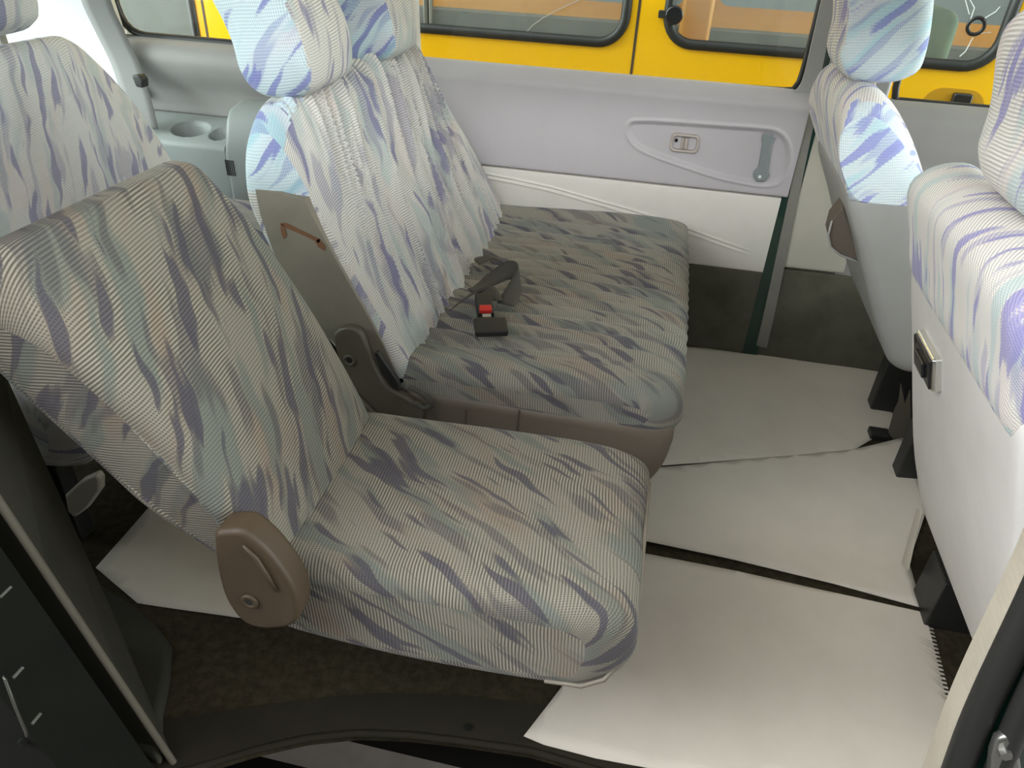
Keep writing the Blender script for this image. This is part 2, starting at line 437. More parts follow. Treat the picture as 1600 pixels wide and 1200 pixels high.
def carpet():
    k = NT('dark brown carpet'); t = k.n('ShaderNodeTexCoord').outputs['Object']
    f = k.noise(t, 60, 6, .7); g = k.noise(t, 900, 2)
    c = k.mix(k.ramp(f, .3, .7), srgb(58, 53, 40), srgb(82, 74, 58))
    c = k.mix(k.math('MULTIPLY', k.ramp(g, .35, .65), .5), c, srgb(30, 28, 22))
    k.l(c, k.b.inputs['Base Color']); k.b.inputs['Roughness'].default_value = 1; k.b.inputs['Specular IOR Level'].default_value = .1
    k.bump(k.math('ADD', f, g), .8, .004); return k.m
M['carpet'] = carpet()

def glass(name, tint=(.9, .95, .93, 1), alpha=.0):
    k = NT(name); k.t.nodes.remove(k.b)
    tr = k.n('ShaderNodeBsdfTransparent'); tr.inputs[0].default_value = tint
    gl = k.n('ShaderNodeBsdfGlossy'); gl.inputs['Roughness'].default_value = .02
    fr = k.n('ShaderNodeFresnel'); fr.inputs[0].default_value = 1.45
    mxs = k.n('ShaderNodeMixShader'); ge = k.n('ShaderNodeNewGeometry'); k.l(k.math('MULTIPLY', fr.outputs[0], k.math('SUBTRACT', 1.0, ge.outputs['Backfacing'])), mxs.inputs[0]); k.l(tr.outputs[0], mxs.inputs[1]); k.l(gl.outputs[0], mxs.inputs[2])
    if alpha:
        df = k.n('ShaderNodeBsdfDiffuse'); df.inputs[0].default_value = (.7, .72, .72, 1)
        m2 = k.n('ShaderNodeMixShader'); m2.inputs[0].default_value = alpha
        k.l(mxs.outputs[0], m2.inputs[1]); k.l(df.outputs[0], m2.inputs[2]); k.l(m2.outputs[0], k.o.inputs[0])
    else: k.l(mxs.outputs[0], k.o.inputs[0])
    return k.m
M['glass'] = glass('clear window glass')
M['glass_bus'] = glass('dusty bus glass', (.86, .9, .87, 1), .10)

# ================================================================== THE VAN BODY
W = 1.443                                   # far side wall, inner face
ROOF = 1.36
XR, XF = -1.75, 2.15                        # rear and front ends of the shell

# floor: carpet with the curved edge of the near step
edge_px = [(200, 1215), (300, 1196), (400, 1166), (480, 1148), (560, 1140), (640, 1143), (720, 1152), (830, 1168), (900, 1188), (960, 1205), (1050, 1225)]
edge = [un(u, v, 2, 0.0) for u, v in edge_px]
poly = [(XR, -.06, 0), (-.42, -.06, 0)] + [tuple(p) for p in edge] + [(.80, .0, 0), (XF, .0, 0), (XF, W+.06, 0), (XR, W+.06, 0)]
fl = MB().prism(poly, (0, 0, -.03)).build('floor', M['carpet']); struct(fl)
# step well under the near opening
st = MB().box(-.36, .84, -.24, .02, -.20, -.17).box(-.36, .84, .10, .13, -.2, -.031).build('floor_step', M['sill_plastic']); struct(st)
lip = MB().tube([(p[0], p[1]-.004, -.004) for p in edge], .006, 8).build('trim_1', M['sill_plate'], smooth=True, auto=None); struct(lip)
inn = [un(u, v, 2, .0) for u, v in [(200, 1130), (300, 1120), (400, 1104), (480, 1094), (560, 1086), (640, 1084), (720, 1088), (830, 1100), (900, 1112), (960, 1126), (1050, 1150)]]
plate = MB()
ei, _ = catmull(edge, 60, False); ii, _ = catmull(inn, 60, False)
for i in range(59):
    plate.hexa([ei[i], ei[i+1], ii[i+1], ii[i]]+[q+np.array([0, 0, .0022]) for q in (ei[i], ei[i+1], ii[i+1], ii[i])])
sp0 = plate.build('trim_14', M['sill_plate'], smooth=True); struct(sp0)
stud = MB().tube([un(732, 1136, 2, 0.001), un(732, 1136, 2, .006)], .006, 12).build('floor_stud', M['jamb'], smooth=False)
tag(stud, 'small round stud in the dark carpet beside the step edge', 'stud')

ceil = MB().box(XR, XF, -.16, W+.09, ROOF, ROOF+.04).build('ceiling', M['roof'], bevel=.01); struct(ceil)

# ---- far side: rear quarter trim
def prof_sheet(name, prof, x0, x1, nx, mat, parent=None, fn=None, n=60, thick=.004):
    P, S = catmull(prof, n, closed=False)
    def f(s, t):
        i = t*(n-1); a = np.clip(np.round(i).astype(int), 0, n-1)
        V = np.stack([x0+(x1-x0)*s, P[a, 0], P[a, 1]], -1)
        return fn(V) if fn is not None else V
    return sheet(name, f, nx, n, mat, parent, thick=0, uvs=(x1-x0, S[-1]))

qw = prof_sheet('wall_left', [(W+.05, .768), (W+.03, .766), (W-.005, .752), (W-.02, .72), (W-.01, .68), (W+.02, .63), (W+.032, .59), (W+.036, .565), (W+.038, .558)], -1.17, -.27, 60, M['quarter'])
struct(qw)
wl2 = MB().box(-1.17, -.27, W+.05, W+.065, -.02, .60).build('wall_left_lower', M['quarter']); struct(wl2)
# armrest with two cup wells
def arm(V):
    x, y, z = V[..., 0], V[..., 1].copy(), V[..., 2].copy()
    top = sstep(1.318, 1.335, y)*(z > .47)
    for cx, cy, rx, ry, dp in ((-.935, 1.384, .060, .046, .06), (-.832, 1.374, .033, .036, .05)):
        d = np.sqrt(((x-cx)/rx)**2+((y-cy)/ry)**2)
        z = z-dp*(1-sstep(.8, 1.0, d))*top
    z = z + .006*sstep(-1.05, -1.0, x)*0
    return np.stack([x, y, z], -1)
ar = prof_sheet('armrest', [(W+.034, .5555), (W, .553), (1.40, .543), (1.36, .533), (1.33, .524), (1.315, .512), (1.312, .49), (1.312, .44), (1.312, .3), (1.312, .02)], -1.16, -.79, 150, M['armrest'], fn=arm, n=170)
tag(ar, 'pale grey armrest shelf with two cup wells along the far rear side', 'armrest')
sp = MB().prism([(-.789, W+.005, .02), (-.789, 1.30, .02), (-.789, 1.30, .50), (-.789, 1.335, .59), (-.789, 1.36, .615), (-.789, W+.005, .63)], (.30, 0, 0)).build('speaker_pod', M['armrest'], bevel=.018, seg=3)
tag(sp, 'raised pale grey side pod beside the cup wells behind the bench', 'side pod')
gr = MB()
for i in range(5): gr.box(-.786+i*.006, -.783+i*.006, 1.2985, 1.301, .44, .485)
gr.build('grille', M['black'], sp)

# rear pillar trim beside the quarter window, rear end wall with its window
rp = MB().prism([(XR, W+.012, .55), (-1.17, W+.012, .55), (-1.17, W+.012, .80), (-1.21, W+.0, 1.1), (-1.26, W-.03, ROOF), (XR, W-.03, ROOF)], (0, .05, 0)).build('trim_2', M['white_p'], bevel=.004); struct(rp)
rp2 = MB().prism([(-1.19, W+.006, .60), (-1.115, W+.006, .60), (-1.155, W+.006, .775), (-1.19, W-.004, 1.1), (-1.22, W-.034, ROOF), (-1.27, W-.034, ROOF)], (0, .03, 0)).build('trim_13', M['beige_p'], bevel=.006); struct(rp2)
rw = MB().box(XR-.04, XR, -.12, W+.06, -.02, .62).box(XR-.04, XR, -.12, .05, .62, ROOF).box(XR-.04, XR, W-.06, W+.06, .62, ROOF).box(XR-.04, XR, .05, W-.06, 1.22, ROOF).build('wall_rear', M['quarter']); struct(rw)
g = MB().box(XR-.025, XR-.02, .05, W-.06, .62, 1.22).build('window_1', M['glass']); struct(g)
rl = MB().box(XR, -1.17, W+.03, W+.07, -.02, .62).build('wall_left_rear', M['quarter']); struct(rl)

# far quarter window: gasket bottom edge, glass
def gasket(pts, r, closed=False):
    m = MB(); P, _ = catmull(pts, 60, closed=False); m.tube([tuple(p) for p in P], r, 8); return m
YG = W+.045
gp = [(-1.185, YG, ROOF), (-1.18, YG, 1.0), (-1.175, YG, .86), (-1.16, YG, .80), (-1.12, YG, .772), (-1.05, YG, .768), (-.6, YG, .768), (-.28, YG, .77)]
w2 = MB().prism([(-1.18, YG+.012, .765), (-.30, YG+.012, .765), (-.30, YG+.012, ROOF), (-1.18, YG+.012, ROOF)], (0, .004, 0)).build('window_2', M['glass']); struct(w2)
go = gasket(gp, .011).build('window_gasket', M['seal'], w2, smooth=True, auto=None)
cp = MB().prism([(-.35, W+.02, .77), (-.25, W+.02, .77), (-.25, W-.02, ROOF), (-.35, W-.02, ROOF)], (0, .05, 0)).build('trim_3', M['grey_p'], bevel=.008); struct(cp)

# ---- far sliding door
def teardrop():
    px = [(985, 193), (1005, 190), (1050, 192), (1120, 197), (1190, 202), (1215, 207), (1229, 222), (1233, 245), (1228, 268), (1216, 284), (1196, 289), (1165, 285), (1120, 275), (1070, 259), (1020, 241), (995, 228), (982, 210)]
    P = np.array([un(u, v, 1, W)[[0, 2]] for u, v in px]); return catmull(P, 200)[0]
TD = teardrop()
def sdist(x, z, poly):
    q = np.stack([x.ravel(), z.ravel()], 1); d = np.full(len(q), 9.); ins = np.zeros(len(q), bool)
    m = len(poly)
    for i in range(m):
        a = poly[i]; b = poly[(i+1) % m]; ab = b-a
        t = np.clip(((q-a)@ab)/(ab@ab+1e-12), 0, 1); d = np.minimum(d, np.linalg.norm(q-a-t[:, None]*ab, axis=1))
        cr = ((a[1] > q[:, 1]) != (b[1] > q[:, 1])) & (q[:, 0] < (b[0]-a[0])*(q[:, 1]-a[1])/(b[1]-a[1]+1e-12)+a[0]); ins ^= cr
    return np.where(ins, -d, d).reshape(x.shape)
def emboss(V):
    x, y, z = V[..., 0], V[..., 1].copy(), V[..., 2]
    msk = (x > .30) & (z < .71) & (y < W+.004)
    d = np.full(x.shape, 9.); d[msk] = sdist(x[msk], z[msk], TD)
    y = y+.006*(1-sstep(-.010, .0, d)) - .0035*np.exp(-((d-.004)/.004)**2) + .0*d
    return np.stack([x, y, z], -1)
d1 = thing('door_1', 'far sliding door, lilac panel above beige vinyl', 'sliding door', (.33, W, 0)); d1['kind'] = 'structure'
for kx in ('label', 'category'): del d1[kx]
prof_sheet('upper_panel', [(W+.05, .776), (W+.035, .775), (W+.012, .757), (W+.003, .745), (W, .735), (W, .72), (W, .65), (W, .58), (W, .53), (W, .512), (W+.004, .507), (W+.02, .506)], -.27, .803, 260, M['lilac'], d1, fn=emboss, n=130)
# lower vinyl with its stitched crease
cl = np.array([un(u, v, 1, W)[[0, 2]] for u, v in [(690, 262), (800, 283), (860, 296), (930, 316), (1000, 336), (1060, 355), (1120, 377), (1190, 403)]])
def crease(V):
    x, y, z = V[..., 0], V[..., 1].copy(), V[..., 2]
    zl = np.interp(x, cl[:, 0], cl[:, 1]); fade = sstep(.78, .70, x) if False else 1-sstep(.66, .76, x)
    for o, s in ((.006, .0028), (-.006, .0028)): y = y-.0035*fade*np.exp(-((z-zl-o)/s)**2)
    y = y+.003*fade*np.exp(-((z-zl)/.003)**2)
    y = y-.008*(1-sstep(.0, .10, zl-z))*0 - .006*np.exp(-((z-.36)/.05)**2)*(1-sstep(.6, .78, x))
    return np.stack([x, y, z], -1)
prof_sheet('lower_panel', [(W+.022, .512), (W+.022, .503), (W+.007, .502), (W+.004, .496), (W+.005, .45), (W+.006, .40), (W+.006, .32), (W+.007, .286), (W+.012, .279), (W+.02, .278)], -.27, .789, 180, M['beige'], d1, fn=crease, n=150)
lab(prof_sheet('shade_panel', [(W+.02, .280), (W+.011, .279), (W+.009, .273), (W+.010, .23), (W+.012, .12), (W+.016, .04), (W+.02, -.02)], -.27, .789, 60, M['low_shade'], d1, n=80), 'dark lower panel, shade put into its colour')  # dark panel in place of the shade on the lower door
# door shell edge: dark green gap between the panel and the pillar
MB().box(.785, .835, W+.018, W+.05, -.02, .76).build('shell_edge', M['paint_green'], d1)
sw = MB().prism([(-.27, YG+.012, .772), (.78, YG+.012, .772), (.80, YG+.012, ROOF), (-.27, YG+.012, ROOF)], (0, .004, 0)).build('window_pane', M['glass'], d1)
gp = [un(700, 99, 1, YG), un(1000, 124, 1, YG), un(1180, 138, 1, YG), un(1232, 141, 1, YG), un(1243, 136, 1, YG), un(1252, 120, 1, YG), un(1268, 60, 1, YG), un(1285, -10, 1, YG), un(1305, -100, 1, YG)]
gp = [(-.25, YG, gp[0][2])]+[tuple(p) for p in gp]
gasket(gp, .008).build('window_gasket', M['seal'], d1, smooth=True, auto=None)
# grey frame strip around the window's front edge, and the green flange outside it
def strip(px_in, px_out, Y, th):
    a = [un(u, v, 1, Y) for u, v in px_in]; b = [un(u, v, 1, Y) for u, v in px_out]
    return a, b
def band(name, A, B, mat, parent, th):
    A, _ = catmull(A, 40, False); B, _ = catmull(B, 40, False); m = MB()
    for i in range(39):
        m.hexa([A[i], B[i], B[i+1], A[i+1], A[i]+[0, th, 0], B[i]+[0, th, 0], B[i+1]+[0, th, 0], A[i+1]+[0, th, 0]])
    o = m.build(name, mat, parent, smooth=True, auto=35); return o
A = [(1226, 150), (1238, 146), (1250, 134), (1258, 112), (1270, 60), (1285, -6), (1306, -100)]
B = [(1236, 163), (1252, 156), (1270, 142), (1282, 118), (1294, 62), (1308, -4), (1328, -100)]
band('window_frame', [un(u, v, 1, W+.028) for u, v in A], [un(u, v, 1, W+.028) for u, v in B], M['grey_p'], d1, .02)
A2 = [(1238, 166), (1262, 170), (1276, 150), (1288, 118), (1299, 62), (1313, -4), (1332, -100)]
B2 = [(1240, 185), (1268, 190), (1292, 158), (1304, 120), (1315, 64), (1329, -2), (1348, -100)]
band('flange', [un(u, v, 1, W+.036) for u, v in B], [un(u, v, 1, W+.036) for u, v in B2], M['paint_green'], d1, .02)
# latch: recessed bezel, lever and lock knob
def rrect(cx, cz, w, h, r, n=8):
    o = []
    for sx, sz, a0 in ((1, 1, 0), (-1, 1, 90), (-1, -1, 180), (1, -1, 270)):
        for k in range(n+1):
            a = math.radians(a0+90*k/n); o.append((cx+sx*(w/2-r)+r*math.cos(a), cz+sz*(h/2-r)+r*math.sin(a)))
    return o
lc = un(1070, 222, 1, W); LX, LZ = lc[0], lc[2]-.003
def ring(name, outer, inner, y0, y1, mat, parent, bevel=.003):
    n = len(outer)
    V = [(x, y0, z) for x, z in outer]+[(x, y0, z) for x, z in inner]+[(x, y1, z) for x, z in outer]+[(x, y1, z) for x, z in inner]
    F = []
    for i in range(n):
        j = (i+1) % n
        F += [(i, j, n+j, n+i), (2*n+i, 3*n+i, 3*n+j, 2*n+j), (i, 2*n+i, 2*n+j, j), (n+i, n+j, 3*n+j, 3*n+i)]
    m = MB().add(V, F); return m.build(name, mat, parent, bevel=bevel)
lw = .0545*1.45
latch = ring('latch_bezel', rrect(LX, LZ, .077, .049, .014), rrect(LX, LZ, .062, .034, .010), W-.006, W+.014, M['bezel'], d1)
MB().prism([(x, W+.012, z) for x, z in rrect(LX, LZ, .064, .036, .008)], (0, .004, 0)).build('latch_cup', M['bezel'], latch)
MB().box(LX-.010, LX-.001, W-.001, W+.012, LZ-.015, LZ+.014).box(LX-.001, LX+.009, W-.004, W+.012, LZ-.016, LZ+.013).build('latch_lever', M['bezel'], latch, bevel=.003)
MB().tube([(LX-.023, W+.012, LZ+.005), (LX-.023, W+.0, LZ+.005)], .0045, 14).build('lock_knob', M['black_gloss'], latch, smooth=True)
# pull strap
pp = [(1192, 209), (1210, 211), (1211, 216), (1206, 226), (1200, 268), (1203, 273), (1197, 283), (1190, 285), (1181, 284), (1176, 275), (1178, 268), (1185, 262), (1191, 226), (1190, 218)]
ps = MB().prism([un(u, v, 1, W-.012) for u, v in pp], (0, .012, 0)).build('pull_strap', M['pull'], d1, bevel=.004, seg=3)
q = un(1187, 276, 1, W-.012)
lab(MB().tube([q+[0, .004, 0], q+[0, -.0025, 0]], .0042, 16).build('screw', M['white_p'], ps), 'shiny round screw')

# ---- far B pillar
P1 = [(1263, 172), (1250, 225), (1228, 330), (1198, 470), (1182, 540)]
P2 = [(1276, 176), (1264, 230), (1243, 334), (1214, 474), (1198, 544)]
pt = band('trim_4', [un(u, v, 1, W+.012) for u, v in P1], [un(u, v, 1, W+.012) for u, v in P2], M['strip'], None, .03); struct(pt)
pk0 = MB().prism([(.822, W+.022, -.02), (1.34, W+.022, -.02), (1.30, W+.022, .27), (1.02, W+.022, .294), (.823, W+.022, .291)], (0, .05, 0)).build('trim_15', M['low_shade'], bevel=.006, seg=3); struct(pk0)  # dark piece in place of the shade low on the pillar
pb = MB().prism([(.823, W+.022, .295), (1.015, W+.022, .297), (1.005, W+.02, .40), (.985, W+.018, .70), (.826, W+.02, .70)], (0, .05, 0)).build('trim_5', M['beige_p'], bevel=.012, seg=3); struct(pb)
pu = MB().prism([(.826, W+.02, .704), (.985, W+.018, .704), (.98, W+.0, .85), (.955, W-.02, ROOF), (.832, W-.02, ROOF), (.826, W+.0, .85)], (0, .05, 0)).build('trim_6', M['grey_p'], bevel=.012, seg=3); struct(pu)

# ---- far front door
d2 = thing('door_2', 'x', 'x', (1.5, W, 0)); d2['kind'] = 'structure'
for kx in ('label', 'category'): del d2[kx]
prof_sheet('door_panel', [(W+.06, .770), (W+.05, .768), (W+.02, .745), (W+.01, .72), (W+.012, .66), (W+.02, .62), (W+.03, .5), (W+.03, -.02)], .99, XF, 30, M['quarter'], d2, n=60)
gasket([(.985, YG+.02, ROOF), (.998, YG+.02, 1.0), (1.006, YG+.02, .80), (1.012, YG+.02, .770), (1.03, YG+.02, .766), (1.3, YG+.02, .766), (XF, YG+.02, .77)], .009).build('window_gasket', M['seal'], d2, smooth=True, auto=None)
MB().prism([(1.0, YG+.03, .762), (XF, YG+.03, .762), (XF, YG+.03, ROOF), (.99, YG+.03, ROOF)], (0, .004, 0)).build('window_pane', M['glass'], d2)

# ---- front end: bulkhead below the windscreen (ahead of the frame)
fw = MB().box(XF, XF+.04, -.12, W+.06, -.02, .78).build('wall_front', M['quarter']); struct(fw)
ws = MB().prism([(XF, -.05, .78), (XF, W, .78), (XF-.35, W, ROOF), (XF-.35, -.05, ROOF)], (.006, 0, .004)).build('window_3', M['glass']); struct(ws)

# ---- near side: rear quarter, door opening, B pillar
S0, S1 = un(0, 780, 1, -.1), un(280, 1200, 1, -.1)
def along(z, P=S0, Q=S1):
    t = (z-P[2])/(Q[2]-P[2]); return P+(Q-P)*t
I0, I1 = un(0, 566, 1, .05), un(150, 900, 1, .05)
def cpillar(z):
    return along(z), along(z, I0, I1)
m = MB()
zs = [-.4, .0, .2, .4, .6, .77]
for za, zb in zip(zs[:-1], zs[1:]):
    a0, i0 = cpillar(za); a1, i1 = cpillar(zb)
    m.hexa([(XR, -.13, za), (a0[0], a0[1], za), (i0[0], i0[1], za), (XR, .05, za), (XR, -.13, zb), (a1[0], a1[1], zb), (i1[0], i1[1], zb), (XR, .05, zb)])
nq = m.build('wall_right', M['trim_dark']); struct(nq)
a1, i1 = cpillar(.77); a2, i2 = cpillar(ROOF)
np_ = MB().hexa([(a1[0]-.16, -.13, .77), (a1[0], a1[1], .77), (i1[0], i1[1], .77), (a1[0]-.16, .03, .77), (a2[0]-.16, -.13, ROOF), (a2[0], a2[1], ROOF), (i2[0], i2[1], ROOF), (a2[0]-.16, .03, ROOF)]).build('trim_7', M['trim_dark']); struct(np_)
w4 = MB().box(XR, a1[0]-.15, -.10, -.095, .77, ROOF).build('window_4', M['glass']); struct(w4)
# foot of the near rear pillar trim on the floor
fp = [(-.62, .05)]+[tuple(un(u, v, 2, .03)[:2]) for u, v in [(60, 850), (150, 905), (212, 945), (246, 975), (266, 1004), (264, 1050), (252, 1110), (250, 1190)]]+[(-.36, -.06), (-.62, -.06)]
ft = MB().prism([(x, y, 0.0) for x, y in fp], (0, 0, .03)).build('trim_8', M['trim_dark'], bevel=.014, seg=4); struct(ft)
# weatherstrip on the opening's rear edge
wsn = []
for z in np.linspace(-.34, 1.0, 28): wsn.append(tuple(along(z)+np.array([.002, -.004, 0])))
ws2 = MB().tube(wsn, .0055, 8).build('trim_9', M['seal_old'], smooth=True, auto=None); struct(ws2)
# outer jamb behind it, with striker and bolts
m = MB()
for za, zb in ((-.3, .4), (.4, 1.0)):
    a = along(za); b = along(zb)
    m.hexa([(a[0]-.01, -.125, za), (a[0]-.06, -.20, za), (a[0]-.5, -.21, za), (a[0]-.5, -.13, za), (b[0]-.01, -.125, zb), (b[0]-.06, -.20, zb), (b[0]-.5, -.21, zb), (b[0]-.5, -.13, zb)])
jb = m.build('wall_right_jamb', M['jamb']); struct(jb)
stk = thing('door_striker', 'small steel door striker loop with bolts on the dark near pillar', 'door striker', tuple(un(20, 1080, 1, -.205)))
Y = -.205
MB().tube([un(6, 1058, 1, Y), un(8, 1062, 1, Y-.012), un(24, 1105, 1, Y-.016), un(40, 1143, 1, Y-.012), un(42, 1150, 1, Y)], .0018, 8).build('loop', M['steel_dull'], stk, smooth=True, auto=None)
for u, v, r in ((24, 1056, .002), (53, 1128, .002), (34, 1162, .006), (4, 930, .0015)):
    p = un(u, v, 1, Y); MB().tube([p+[0, .012, 0], p+[0, -.003, 0]], r, 12).build('bolt', M['steel_dull'] if r < .005 else M['jamb'], stk)

# near B pillar: light flange, black seal, dark green body
bpx = [(1612, 850), (1597, 885), (1570, 942), (1540, 1003), (1512, 1060), (1485, 1120), (1462, 1180), (1440, 1240)]
L0 = [un(u+5, v+2, 1, -.085) for u, v in bpx]
L1 = [un(u+16, v+6, 1, -.092) for u, v in bpx]
A, _ = catmull(L0, 40, False); B, _ = catmull(L1, 40, False); m = MB()
for i in range(39):
    m.hexa([A[i], B[i], B[i+1], A[i+1], A[i]+[.003, .03, 0], B[i]+[.003, .03, 0], B[i+1]+[.003, .03, 0], A[i+1]+[.003, .03, 0]])
bf = m.build('trim_10', M['flange'], smooth=True); struct(bf)
sl = MB().tube([tuple(p) for p in catmull([un(u+36, v+16, 1, -.112) for u, v in bpx], 40, False)[0]], .014, 12).build('trim_11', M['seal'], smooth=True, auto=None); struct(sl)
sl2 = MB().tube([tuple(p) for p in catmull([un(u+92, v+38, 1, -.125) for u, v in bpx], 40, False)[0]], .012, 12).build('trim_12', M['seal'], smooth=True, auto=None); struct(sl2)
G0 = catmull([un(u+60, v+30, 1, -.115) for u, v in bpx], 20, False)[0]; m = MB()
for i in range(19):
    a, b = G0[i], G0[i+1]
    m.hexa([a, a+[.45, 0, 0], b+[.45, 0, 0], b, a+[0, .03, 0], a+[.45, .03, 0], b+[.45, .03, 0], b+[0, .03, 0]])
gb = m.build('wall_right_front', M['paint_green'], smooth=True); struct(gb)
g0 = G0[0]
up = MB().hexa([(g0[0]+.02, -.14, g0[2]-.02), (g0[0]+.13, -.14, g0[2]-.02), (g0[0]+.13, -.08, g0[2]-.02), (g0[0]+.02, -.08, g0[2]-.02), (g0[0]+.02, -.14, ROOF), (g0[0]+.13, -.14, ROOF), (g0[0]+.13, -.08, ROOF), (g0[0]+.02, -.08, ROOF)]).build('trim_16', M['paint_green'], bevel=.01); struct(up)
bb = thing('hinge_bracket', 'steel bracket with a bolt on the green near door pillar', 'bracket', tuple(un(1570, 1185, 1, -.13)))
MB().prism([un(u, v, 1, -.135) for u, v in [(1548, 1182), (1556, 1160), (1574, 1152), (1592, 1165), (1598, 1210), (1545, 1215)]], (0, .012, 0)).build('plate', M['steel'], bb, bevel=.004)
p = un(1570, 1177, 1, -.137); MB().tube([p+[0, .01, 0], p+[0, -.004, 0]], .006, 6).build('bolt', M['steel'], bb)

# ================================================================== SEATS
def uvd(*a): return a

# ---- single folding seat
def back_post(y0, y1, top, R, bulge, wr=0.0, wseed=1, flare=0.0):
    def f(V, N, U, S):
        y = V[..., 1].copy(); z = V[..., 2]
        t = (y-y0)/(y1-y0)
        front = sstep(.15, .6, N[..., 0])
        V = V+N*(bulge*(1-np.abs(2*t-1)**3)*front)[..., None]
        if wr:
            UU = U-.33*S+.03*vnoise(U*7, S*5, 5); q = vnoise(UU*34, S*2.6, wseed); q = 1-np.abs(2*q-1)
            q2 = vnoise(UU*72, S*4.5, wseed+3); q2 = 1-np.abs(2*q2-1)
            amp = wr*sstep(0, .17, np.minimum(y-y0, y1-y))*sstep(.37, .44, z)
            V = V+N*((q**3*.9+q2**3*.4-.4)*amp*front)[..., None]
        # rounded top corners
        dz = np.maximum(arc_in(y-y0, R), arc_in(y1-y, R))
        h = sstep(top-2.6*R, top, z)
        V[..., 2] -= dz*h
        return V
    return f
BR = [(.032, .362), (.012, .43), (-.035, .535), (-.088, .635), (-.142, .72), (-.185, .778), (-.212, .806), (-.24, .812), (-.268, .79), (-.282, .725), (-.255, .645), (-.20, .55), (-.14, .468), (-.085, .405), (-.045, .365), (-.005, .345)]
def single_back(V, N, U, S):
    V = back_post(-.034, .346, .815, .045, .013, .003, 4)(V, N, U, S)
    t = np.clip((.25-V[..., 1])/.28, 0, 1); V[..., 1] -= .035*t*sstep(.5, .82, V[..., 2]) - .02*t*(1-sstep(.36, .5, V[..., 2]))
    return V
ss = thing('folding_seat', 'single striped jump seat with a brown hinge cover, nearest the open doorway', 'seat', (.2, .18, 0))
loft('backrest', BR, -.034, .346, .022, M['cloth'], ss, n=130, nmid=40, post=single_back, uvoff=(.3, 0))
CR = [(-.02, .25), (.20, .232), (.43, .247), (.478, .262), (.505, .30), (.512, .345), (.500, .382), (.465, .400), (.38, .405), (.25, .402), (.10, .396), (.0, .392), (-.04, .37), (-.05, .31)]
def cush_post(y0, y1, xf, R, crown, quilt=0.0, bolster=0.0):
    def f(V, N, U, S):
        y = V[..., 1].copy(); x = V[..., 0].copy()
        t = (y-y0)/(y1-y0); topn = sstep(.2, .7, N[..., 2])
        V = V+N*(crown*(1-np.abs(2*t-1)**3)*topn)[..., None]
        if quilt:
            ph = (y-y0-.10)/(y1-y0-.20)*15
            g = np.abs(np.sin(np.pi*ph)); ins = sstep(.07, .10, y-y0)*sstep(.07, .10, y1-y)
            V = V+N*((g**.45-.75)*quilt*topn*ins)[..., None]
            V[..., 2] += bolster*np.exp(-((y1-y-.055)/.035)**2)*topn
            rim = np.exp(-((y-y0-.085)/.006)**2)+np.exp(-((y1-y-.085)/.006)**2)
            V = V-N*(rim*.006*topn)[..., None]
        dx = np.maximum(arc_in(y-y0, R), arc_in(y1-y, R))
        V[..., 0] -= dx*sstep(xf-3*R, xf, x)
        return V
    return f
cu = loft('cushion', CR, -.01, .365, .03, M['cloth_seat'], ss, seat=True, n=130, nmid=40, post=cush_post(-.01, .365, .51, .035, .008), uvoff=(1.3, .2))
# piping round the front edge of the cushion
pip = [(.497+.002, y, .30) for y in (0.02, .1, .2, .3, .335)]
pts = []
for i in range(9):
    a = math.radians(-90+90*i/8); pts.append((.485+.0285*math.cos(a)-.0, .024+.034*math.sin(a)+.0, .285))
MB().tube([(.40, -.008, .262), (.45, -.0085, .268), (.478, -.004, .285), (.497, .012, .31), (.506, .03, .345), (.507, .06, .375), (.507, .18, .388), (.507, .30, .38), (.503, .345, .35)], .0032, 8).build('piping', M['vinyl_taupe'], cu, smooth=True, auto=None)
hx = [(332, 838), (340, 832), (372, 831), (392, 842), (420, 868), (448, 905), (463, 935), (466, 965), (455, 980), (430, 985), (402, 984), (376, 972), (352, 940), (338, 895)]
HP = catmull(np.array([un(u, v, 1, -.062) for u, v in hx]), 48)[0]
hc = MB().prism([tuple(p) for p in HP], (0, .042, 0)).build('hinge_cover', M['hinge'], ss, bevel=.012, seg=4)
lab(hc, 'brown plastic hinge cover')
c = un(390, 940, 1, -.0635)
def torus(c, R, r, n=20, k=8):
    V = []; F = []
    for i in range(n):
        a = 2*math.pi*i/n
        for j in range(k):
            b = 2*math.pi*j/k; V.append((c[0]+(R+r*math.cos(b))*math.cos(a), c[1]+r*math.sin(b)*.8, c[2]+(R+r*math.cos(b))*math.sin(a)))
    F = [(i*k+j, ((i+1) % n)*k+j, ((i+1) % n)*k+(j+1) % k, i*k+(j+1) % k) for i in range(n) for j in range(k)]
    return MB().add(V, F)
rg = torus(c, .009, .0035).build('bolt_recess', M['hinge'], hc, smooth=True, auto=None)
MB().tube([c+[0, .002, 0], c+[0, -.0012, 0]], .0075, 14).build('bolt', M['black'], hc)
ridge = [un(u, v, 1, -.0635) for u, v in [(380, 852), (400, 872), (418, 900), (432, 924)]]
MB().tube([tuple(p) for p in ridge], [.002, .0035, .0035, .002], 8).build('ridge', M['hinge'], hc, smooth=True, auto=None)
# folding frame under the cushion
MB().box(.04, .10, .20, .32, .0, .235).build('leg', M['black'], ss, bevel=.004)

